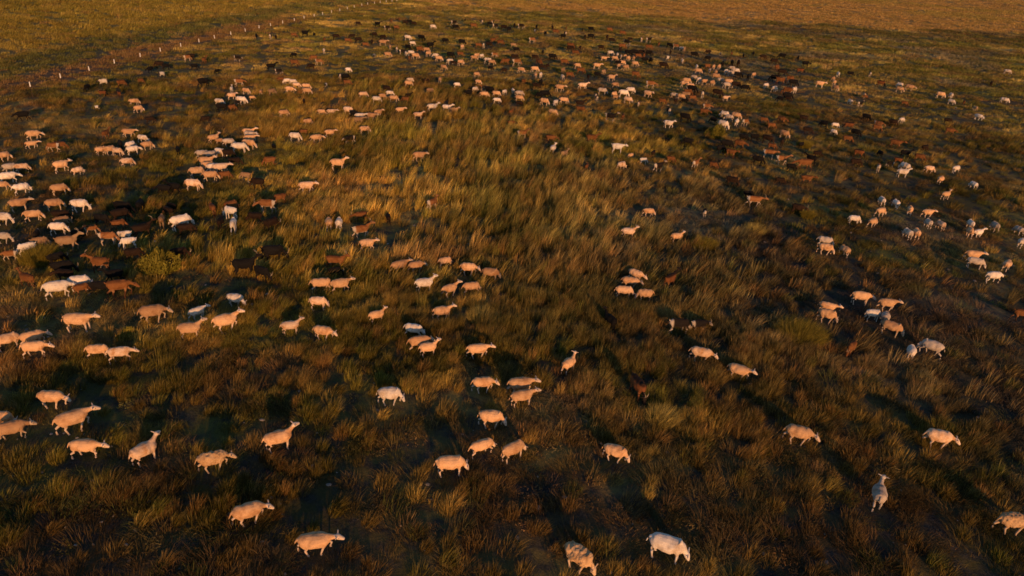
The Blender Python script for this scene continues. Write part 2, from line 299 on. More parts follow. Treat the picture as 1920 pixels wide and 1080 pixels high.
ANIMALS = """4.29|12.40|-17|1.09|sw|g|large white sheep with tan back patch grazing near the bottom edge
2.04|11.92|-40|1.02|sg|g|woolly half-shorn sheep with shaded head at the bottom edge of the picture
-4.47|11.94|11|0.97|sc|s|pale ewe with upright ears trotting, lowest sheep on the left half
-6.41|12.75|30|0.99|sc|l|cream sheep striding with lowered neck above the lowest left-hand ewe
13.98|13.93|-1|1.02|sg|g|shaggy sheep cut off by the right frame edge, lowest on that side
-12.82|15.90|41|1.07|sc|s|cream sheep with outstretched neck and one foreleg lifted near the left edge
-1.45|14.96|11|0.99|sc|g|cream sheep with dark shoulder mark grazing at the lower centre
-8.08|14.56|25|0.97|sg|l|shaggy tan sheep with ragged fleece lifting a foreleg at lower left
-10.13|14.78|59|0.97|sc|u|slim cream sheep climbing away with raised head at lower left
-11.85|14.84|6|0.97|sc|l|cream sheep with lowered head, left one of the lower left trio
-6.58|15.58|31|0.99|sc|u|white-legged ewe with head raised and ears back, right of the shaggy tan sheep
-14.32|15.39|33|0.97|st|l|tan sheep with lowered neck half inside the left frame edge
4.45|19.10|-71|1.12|gbk|g|reddish brown and black goat seen from its back heading down into grass
10.69|14.74|67|0.92|sp|u|blue-grey shaded sheep walking away with its head turned, alone at lower right
13.71|17.32|-13|0.99|sc|l|cream sheep with dark stripe on shoulder bending its head, alone at lower right
0.32|15.71|40|0.92|sc|g|pinkish sheep grazing, right one of the lower central trio
-0.40|17.14|-1|0.97|sc|g|cream sheep with bluish legs stepping and grazing under the side-by-side pair
9.27|17.20|-17|0.97|sc|l|cream sheep with blue-grey head walking down, alone at lower right centre
-10.64|21.87|33|1.12|sc|u|pinkish ewe walking with raised head, nose to tail ahead of a smaller follower
-14.13|16.96|2|0.92|sc|l|cream sheep with shaded head, above the sheep with outstretched neck at left
-15.85|21.29|10|1.09|sc|s|cream sheep walking with head forward, alone at left below the white pair in the goats
-13.48|22.10|27|1.12|st|l|stout tan sheep striding with head held level, directly below the pale green shrub
-0.61|15.86|31|0.87|sc|g|cream sheep with hidden head, middle one of the lower central trio
-15.02|15.88|8|0.87|sc|g|sheep barely entering the frame at the left edge above a grazing one
3.37|15.91|-20|0.87|sc|g|round cream sheep grazing alone, right of the lower central trio
-3.76|18.05|6|0.95|sw|g|bright white sheep arching its back to graze, alone below the centre
0.54|18.31|24|0.95|sc|s|cream sheep, lower one of the two walking side by side below the centre
0.47|18.92|12|0.97|sc|s|long pale sheep, upper one of the two walking side by side below the centre
-16.36|19.56|18|0.97|sc|l|cream sheep with grey muzzle, lowest of three bunched by the left edge
-18.05|23.62|28|1.12|sw|l|big white sheep, left one of the overlapping white pair at left
-17.62|20.01|44|0.97|sc|g|tan-lit sheep cut by the left frame edge beside two others grazing
-16.84|20.21|42|0.97|sc|l|hunched cream sheep, upper one of the three bunched by the left edge
-0.78|18.96|12|0.92|sc|l|cream sheep with shaded belly and legs, first of three in the central lower group
-11.61|26.30|18|1.16|gk|u|black goat with pale curved horns lifting its head above grass
-10.81|27.71|19|1.21|gk|g|big all-black goat standing broadside above the horned one
-15.66|23.80|25|1.07|gb|l|brown goat with level back just right of the overlapping white pair
-11.67|21.17|21|0.97|sc|u|smaller cream sheep following right behind the pinkish ewe with raised head
-13.35|19.49|22|0.89|sc|l|front sheep of the overlapping pair walking in the left middle
-3.28|21.25|20|0.95|st|l|tan sheep just below the shaded grey one, head reaching right
-14.20|19.63|14|0.89|sc|g|rear sheep of the overlapping pair walking in the left middle
8.29|20.59|-27|0.92|sc|s|cream sheep, lower one of two walking down to the right beside dark goats
6.67|23.45|10|1.02|gkw|g|dark goat with cream rump and pale legs, left one of the dark pair
7.17|21.59|-17|0.95|sc|l|cream sheep, upper one of two walking down to the right beside dark goats
-17.59|24.33|25|1.02|sw|g|white sheep with grey back behind and right of its white neighbour
16.29|22.79|138|0.97|sp|g|shaggy mostly shaded sheep facing left, right one of the nose-to-nose pair
-6.94|21.73|-9|0.92|sc|l|cream sheep nosing down to the right, right one of the pair under buried-head sheep
-1.11|21.00|12|0.89|sc|s|cream sheep with ears out walking alone right of the overlapping central trio
2.18|20.46|53|0.87|sc|u|slim cream sheep walking up away with raised head and tail held out
-18.89|25.37|28|1.02|gk|g|leftmost black goat in the goats in front of the left shrub
-3.62|22.18|-10|0.92|sw|g|shaded grey-looking sheep standing behind two lit ones near the centre
-17.57|25.84|-180|1.02|gb|u|chestnut goat with long raised neck facing left beside the yellow green shrub
-19.78|24.40|160|0.97|gb|u|brown goat with pale rump looking up and left near the left edge
-16.51|31.00|46|1.16|sw|g|large white sheep bent over a dark goat at left centre
15.39|24.16|-32|0.95|st|g|tan sheep with head down, lowest of the right-hand grazing group
-16.45|23.86|17|0.93|gk|g|rightmost black goat in the goats in front of the left shrub
-2.72|23.64|18|0.92|sc|u|cream sheep walking with raised head, alone above the shaded grey sheep
-8.01|25.36|17|0.97|sc|g|cream sheep with bluish legs, left one of the overlapping two
-11.00|23.74|-10|0.92|sw|g|white sheep with bluish back bending down, above the pinkish head-up ewe
6.99|27.30|49|1.02|gbk|u|brown goat with black neck and white ears right of the tight foursome
-2.91|20.95|24|0.82|sc|u|small pinkish sheep with raised head overlapping the tan one near the centre
-8.26|21.99|23|0.85|sc|u|slim cream sheep with head raised, left one of the pair under the buried-head sheep
-7.20|25.35|26|0.95|sc|s|pinkish sheep with raised face, right one of the overlapping two
-20.24|27.87|27|1.02|gt|u|head-up tan goat in the dark herd on the left frame edge
-10.71|25.96|-23|0.97|gk|g|black goat with pale muzzle pressed against the horned black goat
-18.49|24.84|-182|0.93|gd|l|only dark brown goat in the goats in front of the left shrub
-3.74|25.86|21|0.95|sw|u|white ewe with raised head beneath the central row
-7.74|23.91|8|0.89|sc|g|cream sheep with head buried in grass, above a facing pair at left centre
13.10|24.94|-20|0.92|sc|g|cream sheep with white tail grazing in front of another at right
3.99|23.68|120|0.87|gk|u|black goat half hidden in grass, alone right of the centre
-20.12|32.41|-2|1.12|gk|g|black goat second from left in the dark goats over the two white goats
-7.92|27.37|-0|0.97|gb|u|brown goat with dark back standing behind the two overlapping sheep
-14.79|26.19|-111|0.93|gk|g|only black goat in the shaded goats right of the left shrub
13.06|22.46|-135|0.82|gb|g|bright brown goat sliding into the grass below the right-hand grazing group
-1.74|25.95|22|0.92|st|g|tan sheep grazing right of the pinkish ewe with raised head
-17.79|29.74|42|1.02|gd|u|head-up dark brown goat in the dark goats over the two white goats
15.42|22.55|64|0.82|sw|g|white sheep seen from behind, left one of the nose-to-nose pair at right
-1.00|27.49|-0|0.95|st|g|tan sheep grazing at the right end of the central row
-5.09|27.49|39|0.95|st|s|broad tan sheep seen from behind at left end of the central row
15.15|26.55|-7|0.92|sc|l|cream sheep with shaded legs, topmost left of the right-hand grazing group
-22.54|32.69|11|1.09|sw|g|bright white sheep beside the rust-backed one at left
-16.75|27.00|20|0.93|gd|g|leftmost dark brown goat in the shaded goats right of the left shrub
-14.93|27.37|35|0.93|gd|g|rightmost dark brown goat in the shaded goats right of the left shrub
5.71|26.05|-178|0.89|sc|g|pale sheep facing left, lower right of the tight foursome right of the centre
5.23|27.18|-6|0.92|sc|l|half-shaded sheep in the middle of the tight foursome
7.52|23.65|15|0.82|gkw|l|smaller black goat with pale hind leg, right one of the dark pair
-25.73|32.66|39|1.07|st|s|tan sheep with outstretched head near left edge, above the one with a grazing head
4.84|26.24|1|0.89|sc|g|cream sheep grazing, lower left of the tight foursome right of the centre
-12.07|31.10|53|1.02|gd|g|rightmost dark brown goat in the brown goats below the sheep queue
-19.72|31.40|41|1.02|gd|g|grazing dark brown goat in the dark goats over the two white goats
-2.01|27.80|-1|0.92|sc|l|pale sheep with white rump and shaded belly, right of the round pinkish one
5.55|27.83|-37|0.92|sc|l|cream sheep with tail held out, topmost of the tight foursome
-5.22|23.09|33|0.80|sc|u|small cream sheep with brown-edged rump and raised head, alone left of centre
-16.52|25.00|-156|0.84|gk|u|head-up black goat in the goats in front of the left shrub
-2.64|25.65|39|0.85|sc|u|pinkish ewe with ears out and raised head right of the white ewe
13.41|25.72|-20|0.85|sc|s|partly hidden sheep behind a white-tailed one at right
16.06|26.06|-2|0.85|sc|s|cream sheep with level head, topmost right of the right-hand grazing group
-18.84|28.68|20|0.92|gbw|g|brown goat with cream tail facing the two white goats
-4.37|27.64|33|0.89|st|l|tan sheep with tail out, second in the central row
15.51|25.01|60|0.82|sp|g|half-lit sheep seen from behind in the middle of the right-hand group
-28.87|36.44|40|1.12|sw|l|low-headed white sheep in the sheep stack on the left frame edge
15.10|25.21|5|0.82|sw|g|fully shaded grey sheep in the middle of the right-hand grazing group
-12.02|22.54|52|0.76|sw|s|small pale lamb mostly in shade between stout tan sheep and two walking ewes
-23.93|32.77|35|1.02|st|g|rust-backed sheep touching noses with the bright white sheep at left
-25.33|30.89|3|0.97|sw|g|white sheep half cut by left edge, above the dark goats
-7.57|30.90|32|0.97|gbw|u|brown goat with white hind legs and raised head above a lone cream sheep
-13.88|30.92|104|0.97|gwb|g|goat with white rump and dark tail seen from behind
-19.56|32.99|104|1.02|gk|g|rightmost black goat in the dark goats over the two white goats
-21.83|29.73|14|0.93|sw|g|only white sheep in the dark herd on the left frame edge
-6.97|29.48|17|0.92|sc|s|lone cream sheep standing against a green tuft under the brown goat
22.82|29.70|7|0.92|sw|l|white ewe with tail in shade, lowest of four near the right edge
-13.15|33.60|-177|1.02|gbw|l|orange-brown goat with white rump facing left in the left centre
-19.84|26.41|56|0.84|gk|g|only black goat in the goats behind the left yellow-green shrub
-20.34|30.83|-2|0.93|gk|g|leftmost black goat in the dark goats over the two white goats
-14.68|32.59|163|0.97|gw|g|pinkish white goat standing among brown ones above a white-rumped goat
-18.48|36.75|9|1.07|sc|g|leftmost cream sheep in the lower half of the sheep queue
-22.64|31.26|15|0.93|gd|g|grazing dark brown goat in the dark herd on the left frame edge
-21.84|27.46|-141|0.84|gw|g|only white goat in the dark herd on the left frame edge
-17.25|23.87|43|0.74|gb|g|only brown goat in the goats in front of the left shrub
22.86|31.25|-22|0.92|sp|g|long-legged half-shaded sheep in front of the orange-lit one near right edge
-24.09|31.31|26|0.92|sc|g|cream sheep grazing just under the tan one with outstretched head
-21.63|28.04|39|0.84|gt|g|leftmost tan goat in the dark herd on the left frame edge
15.56|31.69|-19|0.92|sc|g|cream sheep with white tail grazing in front of the half-shaded one
-13.22|32.06|-179|0.93|gd|g|dark brown goat second from left in the brown goats below the sheep queue
-11.55|41.98|10|1.16|sc|u|bright cream sheep alone in tall grass left of centre
-15.98|30.35|24|0.88|gd|g|rightmost dark brown goat in the goats around the big bent white sheep
21.70|25.86|-8|0.78|gb|g|sliver of a brown goat on the right frame edge
23.19|32.07|-6|0.92|sc|s|orange-lit sheep with level head behind a long-legged one near right edge
-27.12|38.55|52|1.07|sc|s|level-headed cream sheep in the sheep bunch near the left edge
-23.84|28.76|3|0.84|sp|g|only blue-shaded sheep in the dark herd on the left frame edge
-17.70|28.33|-159|0.82|gw|g|white goat with raised tail just below the other white goat
-24.98|34.90|38|0.98|st|g|only tan sheep in the sheep bunch near the left edge
15.97|32.80|-16|0.92|sp|g|half-shaded sheep behind the lit one at right middle
-12.08|37.02|22|1.02|sc|s|cream sheep alone in the grass under the goats at left centre
-14.65|31.24|97|0.88|gd|g|leftmost dark brown goat in the brown goats below the sheep queue
-15.00|33.47|57|0.93|gb|g|rightmost brown goat in the brown goats below the sheep queue
-18.13|39.73|33|1.07|sc|s|level-headed cream sheep in the lower half of the sheep queue
-18.18|38.41|20|1.02|st|g|only tan sheep in the lower half of the sheep queue
-8.90|31.81|96|0.87|sw|g|white sheep seen from behind, right of a small pinkish one
-3.16|28.44|32|0.80|sc|g|round pinkish sheep with hidden head in the central row's middle
-19.25|30.36|45|0.84|gb|g|only brown goat in the dark goats over the two white goats
19.91|47.00|177|1.21|gb|l|low-headed brown goat in the right end of the goat crowd
-19.47|40.85|8|1.07|sc|u|head-up cream sheep in the lower half of the sheep queue
-22.17|30.56|46|0.84|gt|g|rightmost tan goat in the dark herd on the left frame edge
14.02|38.69|-5|1.02|gbw|s|tan goat with cream belly and legs under a black goat at right
-19.25|38.98|36|1.02|sc|g|cream sheep second from left in the lower half of the sheep queue
-27.10|34.93|52|0.93|sw|g|grazing white sheep in the sheep stack on the left frame edge
-7.75|26.57|28|0.74|gk|g|only black goat in the scatter around the overlapping central pair
-14.90|37.11|-186|0.98|gd|g|rightmost dark brown goat in the goats right of the sheep queue
-15.83|33.09|128|0.88|gb|g|leftmost brown goat in the brown goats below the sheep queue
-22.24|26.87|-162|0.74|gbw|l|only white-rumped brown goat in the goats behind the left yellow-green shrub
-9.43|31.88|104|0.85|sc|g|small pinkish sheep seen from behind, left of a whiter one
-17.55|31.18|109|0.84|gt|g|only tan goat in the goats around the big bent white sheep
-18.70|44.24|17|1.12|sw|g|only white sheep in the upper half of the sheep queue
-19.66|35.75|-182|0.93|gk|l|low-headed black goat in the goats around the big bent white sheep
-4.68|35.46|54|0.92|gbw|u|slim brown goat with raised head alone in the tall central grass
-19.25|36.03|175|0.93|gk|u|head-up black goat in the goats around the big bent white sheep
24.38|31.20|44|0.82|sc|g|cream sheep with head down close to the right edge, above the white ewe
-18.35|29.16|-159|0.78|gw|g|white goat with pricked ears in the dark goat herd at left
5.86|32.95|6|0.85|sc|u|orange-lit sheep with raised head, leftmost of three scattered right of centre
16.56|31.73|104|0.82|sc|g|small cream sheep with head down facing away left, right of the overlapping two
21.14|34.65|96|0.88|sw|g|only white sheep in the middle of the right sheep bunch
-17.90|32.56|152|0.84|gd|g|leftmost dark brown goat in the goats around the big bent white sheep
8.32|32.68|16|0.82|sc|u|cream sheep with dark rump spot, rightmost of three scattered right of centre
-22.42|29.00|-74|0.74|gkw|g|only black-and-white goat in the dark herd on the left frame edge
16.26|37.68|-22|0.92|gd|l|dark brown goat stepping right beside a golden tussock
-20.55|29.15|54|0.74|gd|u|head-up dark brown goat in the dark herd on the left frame edge
-29.95|38.17|37|0.93|sp|g|only blue-shaded sheep in the sheep stack on the left frame edge
-29.24|38.20|35|0.93|sc|g|rightmost cream sheep in the sheep stack on the left frame edge
-8.09|33.10|-153|0.82|gb|l|chestnut goat with black legs above the head-up brown and white goat
-20.26|29.75|26|0.74|gbw|g|only white-rumped brown goat in the dark goats over the two white goats
21.62|34.67|75|0.84|sc|g|cream sheep second from left in the middle of the right sheep bunch
-18.61|39.85|32|0.93|sw|g|only white sheep in the lower half of the sheep queue
-32.68|44.57|33|1.02|sc|l|low-headed cream sheep in the animals under the stretched black goat at far left
13.64|42.31|-23|0.98|gd|g|only dark brown goat in the scatter below the goat crowd
-28.58|35.48|22|0.84|sc|g|leftmost cream sheep in the sheep stack on the left frame edge
-19.10|40.25|29|0.93|sc|g|rightmost cream sheep in the lower half of the sheep queue
-31.74|40.26|59|0.93|sc|g|cream sheep second from left in the sheep stack on the left frame edge
-12.94|34.96|-140|0.82|gb|g|small chestnut goat directly behind the white-rumped brown goat
-18.43|45.22|-7|1.02|sc|g|grazing cream sheep in the upper half of the sheep queue
24.96|35.46|70|0.82|sc|g|only cream sheep in the right end of the sheep bunch
6.96|48.36|-4|1.07|gw|s|white goat with chestnut head and upright tail
15.55|51.25|-4|1.12|gk|g|leftmost black goat in the goat crowd right of the round bush
-15.78|41.59|-158|0.93|gb|g|only brown goat in the goats right of the sheep queue
27.28|34.60|46|0.79|sw|g|only white sheep in the sheep on the right frame edge
-6.66|44.07|16|0.97|st|s|lone tan sheep in the tall grass above the centre
19.95|36.20|36|0.82|sc|g|leftmost cream sheep in the loose sheep bunch at right
23.75|36.24|100|0.82|sc|g|rightmost cream sheep in the middle of the right sheep bunch
16.80|47.41|-24|1.02|gk|g|leftmost black goat in the lower part of the goat crowd
-20.48|42.61|24|0.93|sp|g|leftmost blue-shaded sheep in the middle of the sheep queue
-19.93|42.49|45|0.93|sp|g|rightmost blue-shaded sheep in the middle of the sheep queue
-18.79|42.63|9|0.93|gd|g|only dark brown goat in the middle of the sheep queue
27.15|36.77|84|0.82|sp|g|only blue-shaded sheep in the right end of the sheep bunch
-25.07|42.75|41|0.93|sw|l|low-headed white sheep in the bunch below the head-up tan goat
-24.12|40.28|28|0.88|sc|g|rightmost cream sheep in the bunch below the head-up tan goat
25.86|36.92|78|0.82|sw|g|grazing white sheep in the right end of the sheep bunch
-19.53|43.11|-13|0.93|sw|g|only white sheep in the middle of the sheep queue
-6.66|33.17|109|0.74|gd|g|only dark brown goat in the scatter around the overlapping central pair
7.38|36.07|6|0.80|sc|g|orange-lit sheep with hidden head, uppermost of three scattered right of centre
20.91|48.37|136|1.02|gk|u|head-up black goat in the right end of the goat crowd
-18.11|33.33|158|0.74|gd|g|dark brown goat second from left in the goats around the big bent white sheep
-17.36|38.55|28|0.84|gb|g|only brown goat in the lower half of the sheep queue
13.88|58.86|-34|1.21|gk|g|only black goat in the goats above the round bush
-17.83|41.22|24|0.88|gd|g|leftmost dark brown goat in the goats right of the sheep queue
16.61|51.57|-26|1.07|gb|l|low-headed brown goat in the goat crowd right of the round bush
-27.32|46.50|16|0.98|st|s|level-headed tan sheep in the bunch below the head-up tan goat
21.16|37.91|22|0.82|sc|g|rightmost cream sheep in the loose sheep bunch at right
23.15|36.40|89|0.79|sp|g|only blue-shaded sheep in the middle of the right sheep bunch
19.04|36.49|-5|0.79|sw|g|leftmost white sheep in the loose sheep bunch at right
28.37|36.53|98|0.79|sp|g|only blue-shaded sheep in the sheep on the right frame edge
-36.60|49.33|-148|1.02|gk|l|only black goat in the animals under the stretched black goat at far left
16.71|57.03|-45|1.16|sw|g|leftmost white sheep in the sheep cluster behind the round bush
18.26|49.56|-21|1.02|gbw|s|level-headed white-rumped brown goat in the lower part of the goat crowd
9.29|44.49|32|0.93|gkw|u|only black-and-white goat in the goats before the round bush
-26.85|42.26|52|0.88|sc|g|leftmost cream sheep in the bunch below the head-up tan goat
25.46|35.50|21|0.76|sw|u|head-up white sheep in the right end of the sheep bunch
-25.83|42.30|-3|0.88|sc|g|cream sheep third from left in the bunch below the head-up tan goat
-26.39|42.41|52|0.88|sc|g|cream sheep second from left in the bunch below the head-up tan goat
-14.61|47.94|38|0.98|sc|l|low-headed cream sheep in the row left of centre
-16.16|48.01|8|0.98|sw|g|only white sheep in the row left of centre
-19.93|45.50|26|0.93|sp|g|grazing blue-shaded sheep in the upper half of the sheep queue
-19.59|48.31|4|0.98|sc|u|head-up cream sheep in the upper half of the sheep queue
-28.43|45.68|88|0.93|gb|u|only brown goat in the bunch below the head-up tan goat
5.31|50.74|4|1.02|gb|u|tan-brown goat with raised head left of the white goat with chestnut head
26.25|45.89|-4|0.93|sw|u|head-up white sheep in the white pair and its neighbours
2.04|66.17|3|1.28|gk|g|rightmost black goat in the group with the long black goat
-25.87|38.08|61|0.79|sc|g|grazing cream sheep in the sheep bunch near the left edge
-29.78|64.38|41|1.25|gk|l|only black goat in the small group over the knot with black goat
24.12|38.31|5|0.79|sc|s|level-headed cream sheep in the middle of the right sheep bunch
18.89|43.64|-6|0.88|gb|s|level-headed brown goat in the right end of the goat crowd
22.22|40.06|86|0.82|sw|g|white sheep second from left in the loose sheep bunch at right
23.17|38.54|65|0.79|sc|g|leftmost cream sheep in the middle of the right sheep bunch
-24.74|43.93|46|0.88|st|g|grazing tan sheep in the bunch below the head-up tan goat
-16.20|38.66|-185|0.79|gt|g|only tan goat in the goats right of the sheep queue
-18.93|46.74|31|0.93|sc|s|level-headed cream sheep in the upper half of the sheep queue
6.79|44.23|40|0.88|sc|g|leftmost cream sheep in the group around the white brown-headed goat
7.40|57.72|-19|1.12|gkw|u|head-up black-and-white goat in the goats right of the upper central knot
27.14|47.43|111|0.93|sw|g|grazing white sheep in the white pair and its neighbours
-19.24|47.57|-6|0.93|sp|s|level-headed blue-shaded sheep in the upper half of the sheep queue
-29.86|42.17|-166|0.84|gbw|g|only white-rumped brown goat in the animals under the stretched black goat at far left
-11.68|50.46|18|0.98|sc|g|rightmost cream sheep in the line beside two black goats
23.80|47.75|-5|0.93|gd|g|only dark brown goat in the dark goats left of the white right pair
19.26|53.29|-41|1.02|gd|g|leftmost dark brown goat in the middle of the goat crowd
22.88|39.64|90|0.79|sw|g|rightmost white sheep in the loose sheep bunch at right
-29.64|42.54|16|0.84|gb|g|only brown goat in the animals under the stretched black goat at far left
18.77|48.20|-6|0.93|gbw|u|head-up white-rumped brown goat in the lower part of the goat crowd
27.02|41.76|24|0.82|sc|u|head-up cream sheep in the scattered sheep at upper right
29.59|53.99|-38|1.02|gb|s|level-headed brown goat in the dark goats over the white right pair
-22.22|42.94|119|0.84|gk|g|only black goat in the dark goats left of the sheep queue
-21.20|46.10|49|0.88|sc|u|only cream sheep in the middle of the sheep queue
19.42|70.34|-25|1.28|gd|g|only dark brown goat in the goats below the right crush
15.33|49.12|-37|0.93|gb|s|level-headed brown goat in the goat crowd right of the round bush
-24.25|54.94|14|1.02|gk|g|only black goat in the knot above the sheep queue
-26.40|43.73|129|0.84|gk|g|only black goat in the bunch below the head-up tan goat
-25.76|43.78|67|0.84|sw|g|leftmost white sheep in the bunch below the head-up tan goat
21.24|55.26|-51|1.02|st|g|only tan sheep in the upper edge of the goat crowd
2.29|47.06|69|0.88|sw|u|only white sheep in the scatter under the upper central knot
14.81|50.00|21|0.93|gk|g|rightmost black goat in the dark mass under the round bush
17.16|71.79|-27|1.28|gk|g|only black goat in the goats below the right crush
-14.22|55.88|-14|1.02|sc|g|leftmost cream sheep in the line beside two black goats
29.67|50.36|-32|0.93|gb|g|grazing brown goat in the dark goats over the white right pair
25.17|50.43|-30|0.93|gbk|g|only black-and-brown goat in the dark goats left of the white right pair
28.27|44.81|45|0.84|sc|g|rightmost cream sheep in the scattered sheep at upper right
27.71|57.03|-46|1.02|gk|g|only black goat in the group of five near a black goat
12.61|51.25|161|0.93|gk|g|leftmost black goat in the dark mass under the round bush
-25.83|45.51|-10|0.84|sw|g|rightmost white sheep in the bunch below the head-up tan goat
-31.68|42.79|39|0.79|sc|s|level-headed cream sheep in the animals under the stretched black goat at far left
12.07|45.84|48|0.84|gbw|u|only white-rumped brown goat in the scatter below the goat crowd
27.73|74.18|149|1.28|gb|g|only brown goat in the orange goat and white sheep group
14.12|40.18|-4|0.74|gk|g|only black goat in the pair beside the tan and cream goat
4.38|43.27|80|0.79|gb|g|only brown goat in the group around the white brown-headed goat
10.53|36.22|78|0.68|gkw|g|small white and dark goat seen from behind, alone in the right middle
-14.02|49.35|28|0.88|sc|s|level-headed cream sheep in the row left of centre
-7.64|58.30|21|1.02|sw|u|leftmost white sheep in the head-up walking line at upper centre
18.87|46.53|-5|0.84|gk|g|rightmost black goat in the lower part of the goat crowd
-3.28|66.87|-12|1.16|gk|g|rightmost black goat in the knot at the top of upper centre
-23.98|58.42|2|1.02|sw|g|rightmost white sheep in the knot above the sheep queue
9.75|68.12|-1|1.17|sw|g|leftmost white sheep in the sheep pile under the striding sheep
2.21|49.99|-1|0.88|gb|l|rightmost brown goat in the scatter under the upper central knot
-12.73|52.99|30|0.93|gt|s|only tan goat in the line beside two black goats
25.09|47.00|67|0.84|gbw|g|only white-rumped brown goat in the white pair and its neighbours
17.48|53.59|-0|0.93|gk|g|rightmost black goat in the goat crowd right of the round bush
18.35|53.67|180|0.93|gk|u|head-up black goat in the goat crowd right of the round bush
0.07|50.72|14|0.88|gbw|u|only white-rumped brown goat in the scatter under the upper central knot
-12.16|47.78|-148|0.84|gkw|l|only black-and-white goat in the row left of centre
-23.81|50.91|-154|0.88|gd|g|only dark brown goat in the knot above the sheep queue
12.19|57.08|-27|0.98|sw|u|only white sheep in the dark goats behind the round bush
31.16|48.08|29|0.84|sw|g|leftmost white sheep in the scattered sheep at upper right
5.07|60.40|-12|1.02|gb|g|only brown goat in the goats right of the upper central knot
-12.93|54.40|23|0.93|sw|s|only white sheep in the line beside two black goats
-19.03|54.40|41|0.93|st|g|only tan sheep in the small group left of centre
29.10|51.36|-18|0.88|gk|u|only black goat in the dark goats over the white right pair
-12.09|54.69|0|0.93|st|s|leftmost tan sheep in the line beside two black goats
18.94|61.35|-35|1.02|sc|g|only cream sheep in the sheep cluster behind the round bush
3.03|45.90|40|0.79|gt|u|only tan goat in the scatter under the upper central knot
31.73|61.59|-48|1.02|gbw|l|only white-rumped brown goat in the goats beside the white-rumped upper right sheep
16.93|42.99|-5|0.74|gd|g|only dark brown goat in the lower part of the goat crowd
-19.59|62.56|9|1.03|sc|g|rightmost cream sheep in the stacked sheep under the dark pair
-11.79|55.93|55|0.93|st|s|rightmost tan sheep in the line beside two black goats
30.31|79.91|-14|1.28|gk|g|rightmost black goat in the dark goats over the orange goat
2.62|59.21|-23|0.98|sc|g|cream sheep second from left in the sheep knot at upper centre
21.92|49.96|9|0.84|gd|g|only dark brown goat in the right end of the goat crowd
-26.81|65.32|24|1.06|gbw|l|only white-rumped brown goat in the small group over the knot with black goat
27.01|71.92|-4|1.16|gk|g|only black goat in the orange goat and white sheep group
-27.68|50.24|44|0.84|gd|g|only dark brown goat in the pair above the head-up tan goat
5.19|62.98|-1|1.02|gd|u|only dark brown goat in the goats right of the upper central knot
1.95|63.38|-22|1.02|sc|g|leftmost cream sheep in the sheep knot at upper centre
30.18|44.23|101|0.74|sw|g|rightmost white sheep in the scattered sheep at upper right
28.93|47.47|-9|0.79|sc|g|leftmost cream sheep in the scattered sheep at upper right
37.18|59.98|-23|0.97|gb|l|orange-brown goat with white raised tail alone at right
-12.87|60.64|1|0.98|sw|g|leftmost white sheep in the group above the upper central bunch
23.92|57.49|-19|0.93|gd|g|grazing dark brown goat in the group right of the goat crowd
22.80|60.79|-55|0.98|gb|l|low-headed brown goat in the upper edge of the goat crowd
-25.51|57.57|-4|0.93|sw|g|leftmost white sheep in the knot above the sheep queue
-2.66|28.51|43|0.51|gk|g|only black goat in the central row
31.91|64.52|-46|1.02|gk|g|only black goat in the goats beside the white-rumped upper right sheep
-14.41|62.28|27|0.99|sc|g|leftmost cream sheep in the group above the upper central bunch
19.12|51.66|-26|0.84|gb|g|only brown goat in the middle of the goat crowd
13.31|74.22|-9|1.16|gbw|l|only white-rumped brown goat in the brown goat and sheep right of the pile
29.23|81.00|-29|1.25|gb|g|leftmost brown goat in the dark goats over the orange goat
12.23|68.95|-35|1.08|sc|s|only cream sheep in the brown goat and sheep right of the pile
-15.43|55.23|17|0.88|sc|s|level-headed cream sheep in the small group left of centre
-21.22|62.79|-3|0.99|sc|l|low-headed cream sheep in the stacked sheep under the dark pair
-6.45|58.58|-14|0.93|sw|u|rightmost white sheep in the head-up walking line at upper centre
26.38|55.31|-28|0.88|gb|g|only brown goat in the group of five near a black goat
-16.44|52.12|44|0.84|st|g|only tan sheep in the row left of centre
7.80|69.36|-8|1.08|sp|g|only blue-shaded sheep in the striding cream sheep group
13.27|45.77|-28|0.74|gb|g|only brown goat in the scatter below the goat crowd
9.86|65.55|-35|1.02|sc|g|only cream sheep in the group between sheep knot and black goats
-8.50|55.86|11|0.88|sc|u|only cream sheep in the head-up walking line at upper centre
-22.40|61.55|60|0.96|gt|g|only tan goat in the pair left of the stacked sheep
28.96|82.28|160|1.25|gk|g|leftmost black goat in the dark goats over the orange goat
-31.93|56.07|33|0.88|sc|g|leftmost cream sheep in the pair above the head-up tan goat
20.26|52.84|62|0.84|gd|g|rightmost dark brown goat in the middle of the goat crowd
3.61|70.31|-11|1.08|st|s|only tan sheep in the group with the long black goat
28.27|59.73|168|0.93|gbk|g|only black-and-brown goat in the group of five near a black goat
16.03|69.15|-17|1.06|gt|g|only tan goat in the pair at the edge of the right crush
26.12|59.80|132|0.93|gk|g|only black goat in the group right of the goat crowd
10.76|70.58|6|1.08|sw|g|rightmost white sheep in the sheep pile under the striding sheep
-36.26|62.19|52|0.96|gb|g|only brown goat in the goats under the nearer fence posts
30.82|59.90|-33|0.93|gb|g|only brown goat in the goats beside the white-rumped upper right sheep
-37.93|62.33|-154|0.96|gwk|l|low-headed dark-legged white goat in the goats under the nearer fence posts
-1.02|83.13|19|1.25|gbw|g|only white-rumped brown goat in the left start of the brown string
31.58|53.33|22|0.84|gd|g|only dark brown goat in the dark goats over the white right pair
17.94|60.04|145|0.93|sp|g|only blue-shaded sheep in the sheep cluster behind the round bush
10.52|46.73|-7|0.74|gb|g|only brown goat in the goats before the round bush
22.95|76.53|-21|1.16|gd|g|only dark brown goat in the lower right of the right sheep crush
-30.32|53.65|51|0.84|sc|g|rightmost cream sheep in the pair above the head-up tan goat
17.82|69.78|72|1.06|gkw|g|only black-and-white goat in the goats below the right crush
